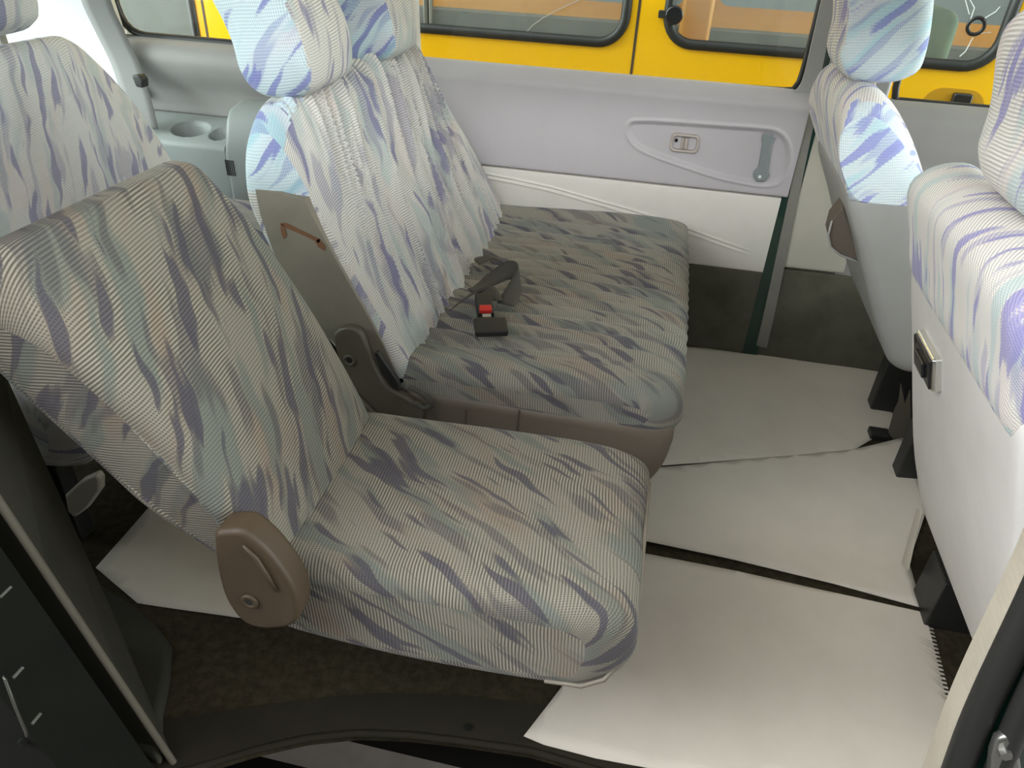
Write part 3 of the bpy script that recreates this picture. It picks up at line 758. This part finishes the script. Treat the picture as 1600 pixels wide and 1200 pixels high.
# ---- double bench seat
bs = thing('bench_seat', 'double striped bench seat against the far door with two headrests', 'bench seat', (.2, .93, 0))
BB = [(.058, .365), (.022, .43), (-.03, .52), (-.085, .63), (-.125, .73), (-.155, .80), (-.178, .838), (-.20, .85), (-.222, .842), (-.236, .80), (-.238, .72), (-.215, .62), (-.175, .53), (-.12, .44), (-.07, .385), (.0, .345)]
def bench_back(V, N, U, S):
    V = back_post(.485, 1.375, .85, .10, .022, .022, 11)(V, N, U, S)
    # the far shoulder falls away more than the near one
    t = np.clip((V[..., 1]-1.0)/.375, 0, 1); h = sstep(.5, .85, V[..., 2])
    V[..., 1] -= .10*t*h
    return V
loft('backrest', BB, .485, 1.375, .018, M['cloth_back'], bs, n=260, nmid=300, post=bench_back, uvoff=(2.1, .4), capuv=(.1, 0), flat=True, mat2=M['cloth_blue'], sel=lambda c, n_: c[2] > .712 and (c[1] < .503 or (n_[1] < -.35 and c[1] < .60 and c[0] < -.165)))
# vinyl side of the backrest and its torn edge, and the blue woven patch above it
def side_plate(name, px, Y, th, mat, parent, bevel=.004):
    P = [un(u, v, 1, Y) for u, v in px]
    return MB().prism([tuple(p) for p in P], (0, th, 0)).build(name, mat, parent, bevel=bevel)
sv = side_plate('side_vinyl', [(398, 296), (440, 300), (476, 312), (500, 360), (530, 415), (566, 478), (600, 540), (622, 590), (626, 612), (600, 612), (565, 585), (520, 535), (480, 498), (452, 455), (425, 390), (406, 335)], .4825, .03, M['vinyl_taupe'], bs, bevel=.0015)
tr_ = MB()
for a in ([(438, 349), (446, 348), (500, 374), (499, 380), (470, 366), (446, 356)], [(498, 373), (508, 384), (507, 392), (497, 386), (493, 378)], [(438, 349), (443, 351), (448, 368), (443, 374), (439, 362)]):
    tr_.prism([tuple(un(u, v, 1, .4815)) for u, v in a], (0, .003, 0))
lab(tr_.build('torn_seam', M['rust'], sv), 'torn brown edge in the vinyl')
# headrests
def headrest(name, x, y0, y1, z0, z1, th, mat, parent, lean=.12, R=.05, r=.028, uvoff=(0, 0), mat2=None, sel=None):
    h = z1-z0
    pf = [(x, z0+.012), (x+.012, z0+.03), (x+.006, z0+.45*h), (x-lean*h+.004, z1-.03), (x-lean*h-.02, z1), (x-lean*h-th*.6, z1), (x-lean*h-th, z1-.03), (x-th-.004, z0+.4*h), (x-th, z0+.03), (x-th*.75, z0), (x-th*.25, z0)]
    def f(V, N, U, S):
        y = V[..., 1]; z = V[..., 2].copy()
        dz = np.maximum(arc_in(y-y0, R), arc_in(y1-y, R))
        V[..., 2] += dz*(sstep(z0+2*R, z0, z) if False else (1-sstep(z0, z0+2*R, z))) - dz*sstep(z1-2*R, z1, z)
        t = (y-y0)/(y1-y0); V = V+N*(.008*(1-np.abs(2*t-1)**3))[..., None]
        return V
    return loft(name, pf, y0, y1, r, mat, parent, n=80, nmid=20, post=f, uvoff=uvoff, mat2=mat2, sel=sel, flat=mat2 is not None)
for k, (ya, yb, xx) in enumerate(((.535, .765, -.148), (.915, 1.125, -.138))):
    hr = headrest('headrest', xx, ya, yb, 0.856, 1.06, .105, M['cloth_back'], bs, lean=.18, uvoff=(k*.7, .3), mat2=M['cloth_blue'], sel=lambda c, n_, ya=ya: n_[1] < -.35 and c[1] < ya+.1)
    for yp in (ya+.06, yb-.06): MB().tube([(xx-.05, yp, .80), (xx-.055, yp, .90)], .006, 10).build('post', M['chrome'], hr, smooth=True, auto=None)
# cushion
BC = [(-.03, .33), (.20, .325), (.48, .325), (.535, .335), (.556, .36), (.556, .39), (.538, .414), (.49, .424), (.38, .425), (.25, .420), (.10, .412), (.0, .408), (-.05, .395), (-.06, .36)]
loft('cushion', BC, .485, 1.385, .03, M['cloth_bench'], bs, seat=True, n=150, nmid=220, post=cush_post(.485, 1.385, .55, .03, .012, .011, .022), uvoff=(.6, 1.4))
# vinyl skirt below
SK = [(.02, .20), (.40, .19), (.50, .205), (.535, .25), (.548, .31), (.545, .352), (.50, .358), (.30, .358), (.05, .358), (-.02, .34), (-.02, .23)]
sk = loft('skirt', SK, .480, 1.375, .02, M['vinyl_brown'], bs, n=90, nmid=30, post=cush_post(.480, 1.375, .55, .03, 0))
lab(sk, 'plain brown vinyl skirt')
for u in (728, 811):
    a = un(u, 640, 1, .4785); MB().tube([tuple(a), (a[0]-.004, .4785, .25)], .0014, 6).build('seam', M['hinge_dark'], sk)
for ya in (.53, 1.26): MB().box(.02, .515, ya, ya+.05, 0, .20).build('base_rail', M['black'], bs, bevel=.004)
# reclining bracket at the near side
bk = [(520, 530), (527, 516), (545, 512), (562, 520), (573, 545), (585, 578), (605, 605), (640, 625), (657, 640), (660, 655), (640, 660), (615, 655), (590, 650), (566, 632), (545, 612), (536, 590), (528, 560)]
BKP = catmull(np.array([un(u, v, 1, .462) for u, v in bk]), 60)[0]
bkt = MB().prism([tuple(p) for p in BKP], (0, .02, 0)).build('recliner_bracket', M['hinge_dark'], bs, bevel=.006, seg=3)
c = un(546, 563, 1, .4605); torus(c, .009, .003).build('bolt_rim', M['hinge_dark'], bkt, smooth=True, auto=None)
MB().tube([c+[0, .003, 0], c+[0, -.001, 0]], .007, 14).build('bolt_hole', M['black'], bkt)
rl_ = [un(u, v, 1, .458) for u, v in [(548, 612), (570, 632), (590, 652), (604, 668)]]
MB().tube([tuple(p) for p in rl_], .006, 8).build('release_lever', M['hinge_dark'], bs, smooth=True, auto=None)
fin = side_plate('lever_fin', [(584, 552), (590, 551), (622, 598), (624, 612), (612, 606), (596, 585)], .455, .012, M['black'], bs, bevel=.002)
MB().tube([tuple(un(u, v, 1, .455)) for u, v in [(640, 604), (655, 612), (672, 625), (675, 634), (662, 638), (648, 628)]], .005, 8).build('strap_loop', M['web'], bs, smooth=True, auto=None)
mech = side_plate('folding_bracket', [(538, 612), (556, 620), (582, 645), (584, 668), (560, 670), (545, 660)], .468, .012, M['hinge_dark'], bs, bevel=.004)

# seat belt lying on the bench
ZB = .448
def zp(u, v, z=ZB): return un(u, v, 2, z)
bt = thing('seat_belt', 'dark seat belt with a black buckle and red button lying on the bench', 'seat belt', tuple(zp(762, 490, .45)))
ribbon('webbing', [zp(712, 478, .452), zp(735, 462, .46), zp(757, 452, .466), zp(772, 470, .458)], [(.4, .9, .2), (.5, .8, .2), (.7, .5, .3), (.9, -.1, .2)], .040, M['web'], bt)
ribbon('webbing', [zp(735, 455, .456), zp(765, 438, .47), zp(795, 422, .492), zp(812, 432, .489), zp(803, 455, .47), zp(790, 476, .455)], [(.5, -.8, .2), (.4, -.9, .25), (.35, -.8, -.5), (.15, -.5, -.9), (.6, -.5, -.3), (.8, -.3, .1)], .042, M['web'], bt)
ribbon('webbing', [zp(745, 410, .45), zp(768, 402, .452), zp(790, 412, .452), zp(800, 422, .466)], [(.5, -.8, .1), (.5, -.8, .2), (.4, -.9, .2), (.35, -.8, .4)], .040, M['web'], bt)
def local_box(cx, ax, ay, az, lx, ly, lz):
    cx, ax, ay, az = [np.asarray(q, float) for q in (cx, ax, ay, az)]
    P = [cx+ax*sx*lx/2+ay*sy*ly/2+az*sz*lz/2 for sz in (-1, 1) for sx, sy in ((-1, -1), (1, -1), (1, 1), (-1, 1))]
    return P
p0 = zp(756, 466, .458); p1 = zp(767, 512, .458)
ay = p1-p0; ay[2] = 0; Lb = np.linalg.norm(ay); ay /= Lb; ax = np.array([-ay[1], ay[0], 0])
if ax[0] < 0: ax = -ax
az = np.array([0, 0, 1.]); az = az*.95+ay*.25; az /= np.linalg.norm(az); ay = np.cross(az, ax); 
cb = zp(757, 478, .46)
bk_ = MB().hexa(local_box(cb, ax, ay, az, .034, .062, .018)).build('buckle', M['black'], bt, bevel=.003)
bt_c = zp(758.5, 483, .470)
lab(MB().hexa(local_box(bt_c, ax, ay, az, .024, .016, .010)).build('release_button', M['red'], bk_, bevel=.002), 'red release button')
sl_c = zp(760.5, 494, .464)
MB().hexa(local_box(sl_c, ax, ay, az, .017, .009, .004)).build('latch_plate', M['chrome'], bk_)
tg = MB().hexa(local_box(zp(767, 511, .456), ax, ay, az, .064, .042, .016)).build('tongue_grip', M['black'], bt, bevel=.004)
bt2 = thing('belt_anchor', 'black belt anchor tucked between the far end of the bench and the door', 'belt anchor', tuple(un(802, 355, 1, 1.385)))
MB().prism([tuple(un(u, v, 1, 1.392)) for u, v in [(790, 348), (800, 340), (812, 352), (815, 368), (795, 376), (786, 370)]], (0, .015, 0)).build('plate', M['black'], bt2, bevel=.003)
ribbon('webbing', [un(788, 372, 1, 1.38), un(803, 352, 1, 1.40), un(802, 330, 1, 1.41)], [(1, 0, .3)]*3, .03, M['web'], bt2, n=12)

# ---- third row bench at the rear
tr3 = thing('rear_bench', 'striped rear bench seat at the back of the van', 'bench seat', (-.8, .7, 0))
T3 = [(-.80, .38), (-.83, .47), (-.875, .60), (-.91, .72), (-.935, .80), (-.955, .838), (-.98, .848), (-1.01, .838), (-1.03, .80), (-1.02, .70), (-.99, .56), (-.95, .45), (-.90, .37)]
def rear_back(V, N, U, S):
    V = back_post(.30, 1.20, .83, .22, .02, .003, 23)(V, N, U, S)
    h = sstep(.55, .85, V[..., 2]); t = np.clip((V[..., 1]-.9)/.335, 0, 1); V[..., 1] -= .10*t*h
    return V
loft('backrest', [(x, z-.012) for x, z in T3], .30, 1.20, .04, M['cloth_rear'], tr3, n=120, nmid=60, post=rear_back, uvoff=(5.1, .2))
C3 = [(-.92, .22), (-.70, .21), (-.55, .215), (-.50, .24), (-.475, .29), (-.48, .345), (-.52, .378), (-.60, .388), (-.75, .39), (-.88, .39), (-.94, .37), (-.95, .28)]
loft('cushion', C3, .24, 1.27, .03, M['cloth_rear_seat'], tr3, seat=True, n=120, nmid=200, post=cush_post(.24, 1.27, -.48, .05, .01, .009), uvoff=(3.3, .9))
h3 = headrest('headrest', -.915, .64, .905, .872, 1.06, .10, M['cloth_rear'], tr3, lean=.15, uvoff=(.9, .9))
for yp in (.715, .83): MB().tube([(-.965, yp, .79), (-.965, yp, .93)], .009, 10).build('post', M['lever'], h3, smooth=True, auto=None)
lv = [un(u, v, 1, .235) for u, v in [(100, 775), (125, 752), (148, 742), (155, 752), (155, 768), (135, 796), (116, 810), (104, 800)]]
lab(MB().prism([tuple(p) for p in lv], (0, .02, 0)).build('recline_lever', M['lever'], tr3, bevel=.006, seg=3), 'pale grey plastic lever')
for ya in (.27, 1.20): MB().box(-.86, -.60, ya, ya+.04, 0, .215).build('base_rail', M['black'], tr3, bevel=.004)
# shoulder belt of the rear bench, hanging along the rear pillar
sb = ribbon('shoulder_belt', [un(140, -60, 1, 1.40), un(150, 0, 1, 1.40), un(172, 50, 1, 1.40), un(196, 100, 1, 1.39), un(212, 150, 1, 1.36), un(225, 200, 1, 1.33)], [(1, .12, .0)]*6, .088, M['web_grey'], None, n=40, thick=.002)
tag(sb, 'pale grey shoulder belt hanging beside the rear bench', 'seat belt')
bg = MB().prism([tuple(un(u, v, 1, 1.30)) for u, v in [(205, 118), (216, 117), (222, 125), (223, 138), (212, 136)]], (0, .03, 0)).build('belt_guide', M['black'], None, bevel=.004)
tag(bg, 'small black belt guide at the shoulder of the rear bench', 'belt guide')

# ---- front seats, seen from behind
def front_seat(name, label, xr, zr, slope, y0, y1, nb, mat, uvoff, narrow=0.0, zb=.15, ztop=.865):
    """xr: rear face x at height zr; slope: how far it runs forward per metre down"""
    t = thing(name, label, 'front seat', (xr+.35, (y0+y1)/2, 0))
    X = lambda z: xr+slope*(zr-z)
    th = .13
    pf = [(X(.66)-.004, .655), (X(.72)-.008, .72), (X(.80)-.006, .79), (X(ztop)+.02, ztop-.02), (X(ztop)+.055, ztop), (X(ztop)+.09, ztop-.008), (X(ztop)+.125, ztop-.05), (X(.72)+th+.02, .70), (X(.55)+th+.03, .55), (X(.4)+th+.02, .38), (X(.35)+.10, .35), (X(.4)+.04, .42), (X(.60)+.02, .60)]
    def taper(V):
        k = sstep(.75, .1, V[..., 2]) if False else 1-sstep(.12, .75, V[..., 2])
        mid = (y0+y1)/2; V[..., 1] = mid+(V[..., 1]-mid)*(1-narrow*k); return V
    def fb(V, N, U, S):
        V = back_post(y0, y1, ztop, .07, .0)(V, N, U, S)
        f = sstep(.2, .8, -N[..., 0])*sstep(0, .06, np.minimum(V[..., 1]-y0, y1-V[..., 1])); V = V+N*(.006*f)[..., None]
        return taper(V)
    loft('backrest', pf, y0, y1, .045, mat, t, n=110, nmid=40, post=fb, uvrot=math.radians(-35), uvoff=uvoff)
    # vinyl back panel
    pb_ = [(X(.675), .668), (X(.5)-.004, .50), (X(.35)-.004, .35), (X(.22)-.0, .22), (X(zb)+.012, zb+.004), (X(zb)+.04, zb), (X(.25)+.06, .25), (X(.45)+.05, .45), (X(.65)+.03, .66)]
    def pb_post(V, N, U, S):
        y = V[..., 1].copy(); z = V[..., 2].copy()
        dz = np.maximum(arc_in(y-y0, .06), arc_in(y1-y, .06)); V[..., 2] += dz*(1-sstep(zb, zb+.18, z)); return taper(V)
    pn = loft('back_panel', pb_, y0-.001, y1+.001, .022, M['vinyl_back'], t, n=90, nmid=30, post=pb_post)
    # headrest with its posts
    c_ = (y0+y1)/2
    hx_ = X(.95)+.19
    hr = headrest('headrest', hx_, c_-.125, c_+.125, ztop+.012, ztop+.235, .12, mat, t, lean=.10, uvoff=(uvoff[0]+.5, .1), R=.06)
    for s_ in (-.05, .05): MB().tube([(hx_-.06, c_+s_, ztop-.04), (hx_-.06, c_+s_, ztop+.06)], .006, 10).build('post', M['grey_p'], hr, smooth=True, auto=None)
    for s_ in (-.05, .05):
        MB().box(hx_-.072, hx_-.048, c_+s_-.016, c_+s_+.016, ztop-.02, ztop+.004).build('post_guide', M['bezel'], t, bevel=.004)
    # seat cushion in front
    cz = [(X(.3)+.06, .20), (X(.3)+.35, .19), (X(.3)+.50, .22), (X(.3)+.53, .30), (X(.3)+.49, .36), (X(.3)+.30, .37), (X(.3)+.08, .37), (X(.3)+.03, .30)]
    loft('cushion', cz, y0+.01, y1-.01, .03, mat, t, n=60, nmid=10)
    for ya in (y0+.05, y1-.16): MB().box(X(.1)+.14, X(.1)+.45, ya, ya+.05, 0, .20).build('base_rail', M['black'], t, bevel=.004)
    return t, X, pn
# the far one is seen from its near side: woven blue flank above a grey vinyl flank
fs1 = thing('front_seat', 'front seat by the far pillar, its flank blue woven cloth above plain grey vinyl', 'front seat', (1.1, 1.08, 0))
FB = [(.815, .700), (.788, .765), (.770, .82), (.772, .862), (.795, .884), (.828, .882), (.868, .852), (.915, .795), (.95, .735), (.953, .712), (.93, .699), (.88, .696), (.835, .695)]
def far_back(V, N, U, S):
    V = back_post(.85, 1.31, .884, .09, .0)(V, N, U, S); return V
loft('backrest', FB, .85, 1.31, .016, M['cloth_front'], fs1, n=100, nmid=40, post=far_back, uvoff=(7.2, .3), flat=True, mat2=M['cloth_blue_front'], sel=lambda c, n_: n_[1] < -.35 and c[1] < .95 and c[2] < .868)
FP = [(.812, .706), (.867, .585), (.92, .48), (.967, .395), (1.00, .35), (1.05, .335), (1.10, .36), (1.11, .42), (1.06, .55), (1.0, .66), (.962, .712), (.89, .718)]
loft('back_panel', FP, .852, 1.305, .022, M['vinyl_flank'], fs1, n=100, nmid=30)
hr1 = headrest('headrest', .882, .945, 1.17, .893, 1.11, .125, M['cloth_front'], fs1, lean=.10, uvoff=(7.7, .1), R=.05, mat2=M['cloth_blue_front'], sel=lambda c, n_: n_[1] < -.35 and c[1] < 1.0)
for s_ in (1.005, 1.115):
    MB().tube([(.815, s_, .84), (.815, s_, .93)], .006, 10).build('post', M['grey_p'], hr1, smooth=True, auto=None)
    MB().box(.798, .832, s_-.022, s_+.022, .868, .893).build('post_guide', M['bezel'], fs1, bevel=.004)
loft('cushion', [(1.20, .20), (1.40, .19), (1.55, .22), (1.58, .30), (1.54, .36), (1.40, .37), (1.25, .37), (1.19, .30)], .86, 1.35, .03, M['cloth_front'], fs1, n=60, nmid=10)
for ya in (.93, 1.24):
    MB().box(1.13, 1.45, ya, ya+.05, 0, .20).build('base_rail', M['black'], fs1, bevel=.004)
fs2, X2, pn2 = front_seat('front_seat.001', 'front seat nearest the open doorway, ashtray set in its grey back', .895, .674, .325, .135, .685, .2, M['cloth_front'], (9.4, .9), narrow=.03, zb=.14, ztop=.84)
# gaping map pocket at the far seat's outer edge
pk = [(1318, 322), (1300, 345), (1294, 368), (1298, 386), (1312, 398), (1330, 405), (1347, 413), (1345, 404), (1334, 372)]
po = MB().prism([tuple(un(u, v, 1, .93)) for u, v in pk], (.004, .07, -.0)).build('map_pocket', M['pocket_in'], fs1, bevel=.003)
lab(po, 'brown lined map pocket gaping open')
MB().tube([tuple(un(u, v, 1, .926)) for u, v in pk[1:7]], .0022, 8).build('pocket_rim', M['vinyl_flank'], po, smooth=True, auto=None)
# ashtray in the near seat's back
def onpanel(u, v, off=0.0):
    lo, hi = .8, 1.2
    for _ in range(40):
        md = (lo+hi)/2; p = un(u, v, 0, md)
        if p[0]-off < X2(p[2])-.004: lo = md
        else: hi = md
    return un(u, v, 0, (lo+hi)/2)
ac = onpanel(1458, 562)
e_y = np.array([0, 1., 0]); e_z = np.array([-.325, 0, 1.]); e_z /= np.linalg.norm(e_z); e_n = np.array([-1., 0, -.325]); e_n /= np.linalg.norm(e_n)
ash = MB().hexa(local_box(ac+e_n*.004, e_y, e_z, e_n, .105, .062, .022)).build('ashtray', M['chrome'], fs2, bevel=.006, seg=3)
MB().hexa(local_box(ac+e_n*.016, e_y, e_z, e_n, .096, .053, .004)).build('lid', M['black_gloss'], ash, bevel=.002)
MB().hexa(local_box(ac+e_n*.020-e_z*.004, e_y, e_z, e_n, .05, .028, .006)).build('finger_tab', M['black_gloss'], ash, bevel=.002)
# rail cover and rail bracket under the near seat
rc = thing('seat_rail', 'black seat rail with a beige cover under the nearest front seat', 'seat rail', tuple(un(1440, 880, 2, .0)))
MB().hexa([un(u, v, 0, x) for x in (1.06,) for u, v in [(1408, 880), (1420, 892), (1440, 800), (1434, 788)]]+[un(u, v, 0, 1.075) for u, v in [(1408, 880), (1420, 892), (1440, 800), (1434, 788)]]).build('cover', M['beige_p'], rc, bevel=.002)
MB().box(1.085, 1.20, .47, .56, .0, .12).build('rail', M['black'], rc, bevel=.003)

# ================================================================== FLOOR PAPERS
def paper(name, px, label, lift=None, teeth=None, z0=.0025):
    P = [un(u, v, 2, z0) for u, v in px]
    P2 = np.array([p[:2] for p in P])
    if teeth:      # the perforated edge: small slits cut into one side
        i = teeth; a, b = P2[i], P2[(i+1) % len(P2)]; d = b-a; L = np.linalg.norm(d); d /= L; nn = np.array([-d[1], d[0]])
        cen = P2.mean(0)
        if (cen-a)@nn < 0: nn = -nn
        k = int(L/.0095); out = []
        for q in range(k):
            s = (q+.3)*L/k; w_ = L/k*.45
            out += [a+d*s, a+d*s+nn*.008, a+d*(s+w_)+nn*.008, a+d*(s+w_)]
        P2 = np.vstack([P2[:i+1], out, P2[i+1:]])
    bm = bmesh.new(); vs = [bm.verts.new((p[0], p[1], z0)) for p in P2]; bm.faces.new(vs)
    bmesh.ops.triangulate(bm, faces=bm.faces)
    lo = P2.min(0); hi = P2.max(0)
    for ax_ in (0, 1):
        for c_ in np.arange(lo[ax_]+.03, hi[ax_]-.01, .03):
            co = [0, 0, 0]; co[ax_] = c_; no = [0, 0, 0]; no[ax_] = 1
            bmesh.ops.bisect_plane(bm, geom=bm.verts[:]+bm.edges[:]+bm.faces[:], plane_co=co, plane_no=no, dist=1e-5)
    for v in bm.verts:
        x, y = v.co.x, v.co.y
        v.co.z += .0022*float(vnoise(x*9+3, y*9, 7))
        if lift: v.co.z += lift(x, y)
    V = [tuple(v.co) for v in bm.verts]; bm.verts.index_update(); F = [tuple(v.index for v in f.verts) for f in bm.faces]; bm.free()
    o = mesh(name, V, F, M['paper'], None)
    m_ = o.modifiers.new('solid', 'SOLIDIFY'); m_.thickness = .0006; m_.offset = 1
    return tag(o, label, 'floor paper', 'papers laid on the van floor')
paper('floor_paper', [(1000, 538), (1063, 541), (1130, 546), (1200, 553), (1270, 551), (1355, 547), (1368, 560), (1398, 648), (1388, 672), (1330, 706), (1000, 730)], 'floor paper sheet farthest forward, under the far front seat', teeth=6, z0=.002)
paper('floor_paper.001', [(960, 735), (1060, 728), (1330, 703), (1418, 686), (1428, 740), (1446, 800), (1420, 880), (1441, 951), (1300, 912), (1150, 876), (1003, 845), (940, 836)], 'middle floor paper sheet between bench and front seat, above the dark gap', lift=lambda x, y: .02*max(0, (x-1.05)/.2)**2*(1 if y > .7 else .3) if x > 1.05 else 0, z0=.006)
paper('floor_paper.002', [(940, 852), (1003, 865), (1150, 893), (1300, 926), (1452, 960), (1490, 1112), (1480, 1230), (1040, 1206), (930, 1186), (850, 1165), (818, 1151), (884, 1066), (900, 960)], 'floor paper sheet nearest the open step, below the dark gap', teeth=4, z0=.0025)
paper('floor_paper.003', [(240, 785), (300, 760), (480, 800), (560, 900), (545, 985), (478, 975), (370, 966), (215, 943), (150, 888)], 'lone white floor paper sheet at the left, behind the brown hinge cover', z0=.002)
fp_ = [(1398, 640), (1404, 628), (1408, 600), (1414, 632), (1422, 610), (1424, 688), (1400, 692), (1388, 676)]
sc_ = MB().prism([tuple(un(u, v, 1, 1.10)) for u, v in fp_], (0, .004, 0)).build('torn_scrap', M['seal_old'])
tag(sc_, 'torn grey scrap standing at the edge of the far floor paper', 'scrap')
bl = MB().box(1.10, 1.15, 1.09, 1.13, 0, .02).build('rail_end', M['black'], bevel=.004); tag(bl, 'black rail end between the two far floor papers', 'rail end')

# ================================================================== OUTSIDE
gd = MB().box(-9, 9, -9, 9, -.50, -.45).build('ground', M['ground']); struct(gd)
BY = 2.20
bus = thing('yellow_bus', 'yellow minibus parked beside the van, seen through its side windows', 'bus', (0, BY+.8, -.45))
bz = lambda u, v: un(u, v, 1, BY)
# body side with the window openings
def holes_panel(y, th, outer, holes):
    bm = bmesh.new(); loops = []
    for lp in [outer]+holes:
        vs = [bm.verts.new((x, y, z)) for x, z in lp]; loops.append([bm.edges.new((vs[i], vs[(i+1) % len(vs)])) for i in range(len(vs))])
    bmesh.ops.triangle_fill(bm, use_beauty=True, use_dissolve=False, edges=[e for l in loops for e in l])
    V = [tuple(v.co) for v in bm.verts]; bm.verts.index_update(); F = [tuple(v.index for v in f.verts) for f in bm.faces]; bm.free()
    return V, F
def rr(x0, x1, z0, z1, r): return rrect((x0+x1)/2, (z0+z1)/2, x1-x0, z1-z0, r)
wins = [(-2.3, -1.385, .56, 1.25, .02), (-1.05, .262, .752, 1.30, .09), (.404, 1.452, .768, 1.30, .09)]
BTOP = 1.55
V, F = holes_panel(BY, .03, [(-2.6, -.25), (2.4, -.25), (2.4, BTOP), (-2.6, BTOP)], [rr(*w) for w in wins])
bo = mesh('body_side', V, F, M['yellow'], bus, smooth=False)
m_ = bo.modifiers.new('solid', 'SOLIDIFY'); m_.thickness = .03; m_.offset = 0
for w in wins:
    R_ = rr(*w)
    gkt = MB().tube([(x, BY-.012, z) for x, z in R_]+[(R_[0][0], BY-.012, R_[0][1])], .018, 8).build('window_gasket', M['seal'], bus, smooth=True, auto=None)
    MB().prism([(x, BY, z) for x, z in R_], (0, .004, 0)).build('window_pane', M['glass_bus'], bus)
for u0, v0 in ((1000, 0), (318, 0)):
    p = bz(u0, v0); MB().box(p[0]-.003, p[0]+.006, BY-.0165, BY-.014, -.2, BTOP).build('door_seam', M['hinge'], bus)
p = bz(672, 0); MB().box(p[0]-.022, p[0]-.006, BY-.012, BY+.01, .76, 1.29).box(p[0]+.0, p[0]+.008, BY-.014, BY+.01, .76, 1.29).build('slider_frame', M['steel'], bus, bevel=.002)
p = bz(1050, 22)
la = MB().tube([(p[0]+.008, BY-.018, p[2]), (p[0]+.008, BY-.04, p[2])], .030, 18).build('window_latch', M['black_gloss'], bus, bevel=.006)
MB().box(p[0]-.045, p[0]+.0, BY-.03, BY-.018, p[2]-.012, p[2]+.012).build('latch_arm', M['black'], la, bevel=.003)
p = bz(1523, 40); torus((p[0], BY-.014, p[2]), .024, .006).build('latch_ring', M['black_gloss'], bus, smooth=True, auto=None)
for a in ([(1514, 22), (1508, 0), (1505, -20)], [(1535, 30), (1555, 18), (1562, 10)], [(1520, 58), (1508, 80), (1499, 88)], [(1530, 52), (1548, 50)], [(1516, 30), (1522, 12), (1512, -6)]):
    lab(MB().tube([tuple(bz(u, v)+[0, -.004, 0]) for u, v in a], .0013, 5).build('glass_crack', M['white_wall'], bus), 'white crack in the bus window')
MB().tube([tuple(bz(u, v)+[0, -.004, 0]) for u, v in [(820, 54), (832, 40), (850, 27), (875, 14), (905, 0)]], .0013, 5).build('glass_crack', M['bezel'], bus)
# door handle recess low on the body
p = bz(1490, 175)
arc = [(p[0]-.115, .54)]+[(p[0]-.115+.06*(1-math.cos(a)), .64+.06*math.sin(a)) for a in np.linspace(0, math.pi/2, 8)]+[(p[0]+.02+.06*math.sin(a), .64+.06*math.cos(a)) for a in np.linspace(0, math.pi/2, 8)]+[(p[0]+.08, .54)]
rec = MB().prism([(x, BY-.017, z) for x, z in arc], (0, .004, 0)).build('handle_recess', plain('deep yellow paint', srgb(196, 144, 20), .4), bus)
MB().box(p[0]-.03, p[0]+.03, BY-.045, BY-.015, .55, .69).build('door_handle', M['black_gloss'], rec, bevel=.008)
# roof, floor, far side and seats of the bus
MB().box(-2.6, 2.4, BY, BY+1.6, BTOP, BTOP+.04).build('roof', M['yellow'], bus)
MB().box(-2.6, 2.4, BY+.02, BY+1.6, -.2, -.1).build('floor', M['bus_dark'], bus)
V, F = holes_panel(BY+1.55, .03, [(-2.6, -.25), (2.4, -.25), (2.4, BTOP), (-2.6, BTOP)], [rr(-1.3, .45, .735, 1.35, .06), rr(.62, 2.2, .755, 1.35, .06)])
fs = mesh('far_side', V, F, M['orange'], bus, smooth=False)
for x0 in (-1.0, -.35, .62, 1.12):
    st_ = MB().box(x0, x0+.5, BY+.50, BY+1.45, .18, .40).box(x0, x0+.12, BY+.5, BY+1.45, .18, .56).build('passenger_seat', M['bus_dark'], bus, bevel=.03, seg=3)
MB().box(-2.55, 2.35, BY+1.40, BY+1.53, -.1, .655).build('side_lining', M['bus_dark'], bus)
sg = MB().box(1.28, 1.42, BY+.30, BY+.8, .18, .90).build('seat_cover', M['bus_green'], bus, bevel=.05, seg=4)
MB().box(-2.4, -1.5, BY+.25, BY+1.3, .3, .8).build('dashboard', M['bus_dark'], bus, bevel=.05)
MB().box(.445, .56, BY+.25, BY+.40, .60, 1.2).build('inner_post', M['orange'], bus, bevel=.02)

# unseen wall added along the near side to block low light
bw = MB().box(-2.2, 4.0, -1.35, -1.15, -.45, 1.40).build('wall_light_block', M['block_wall']); struct(bw)
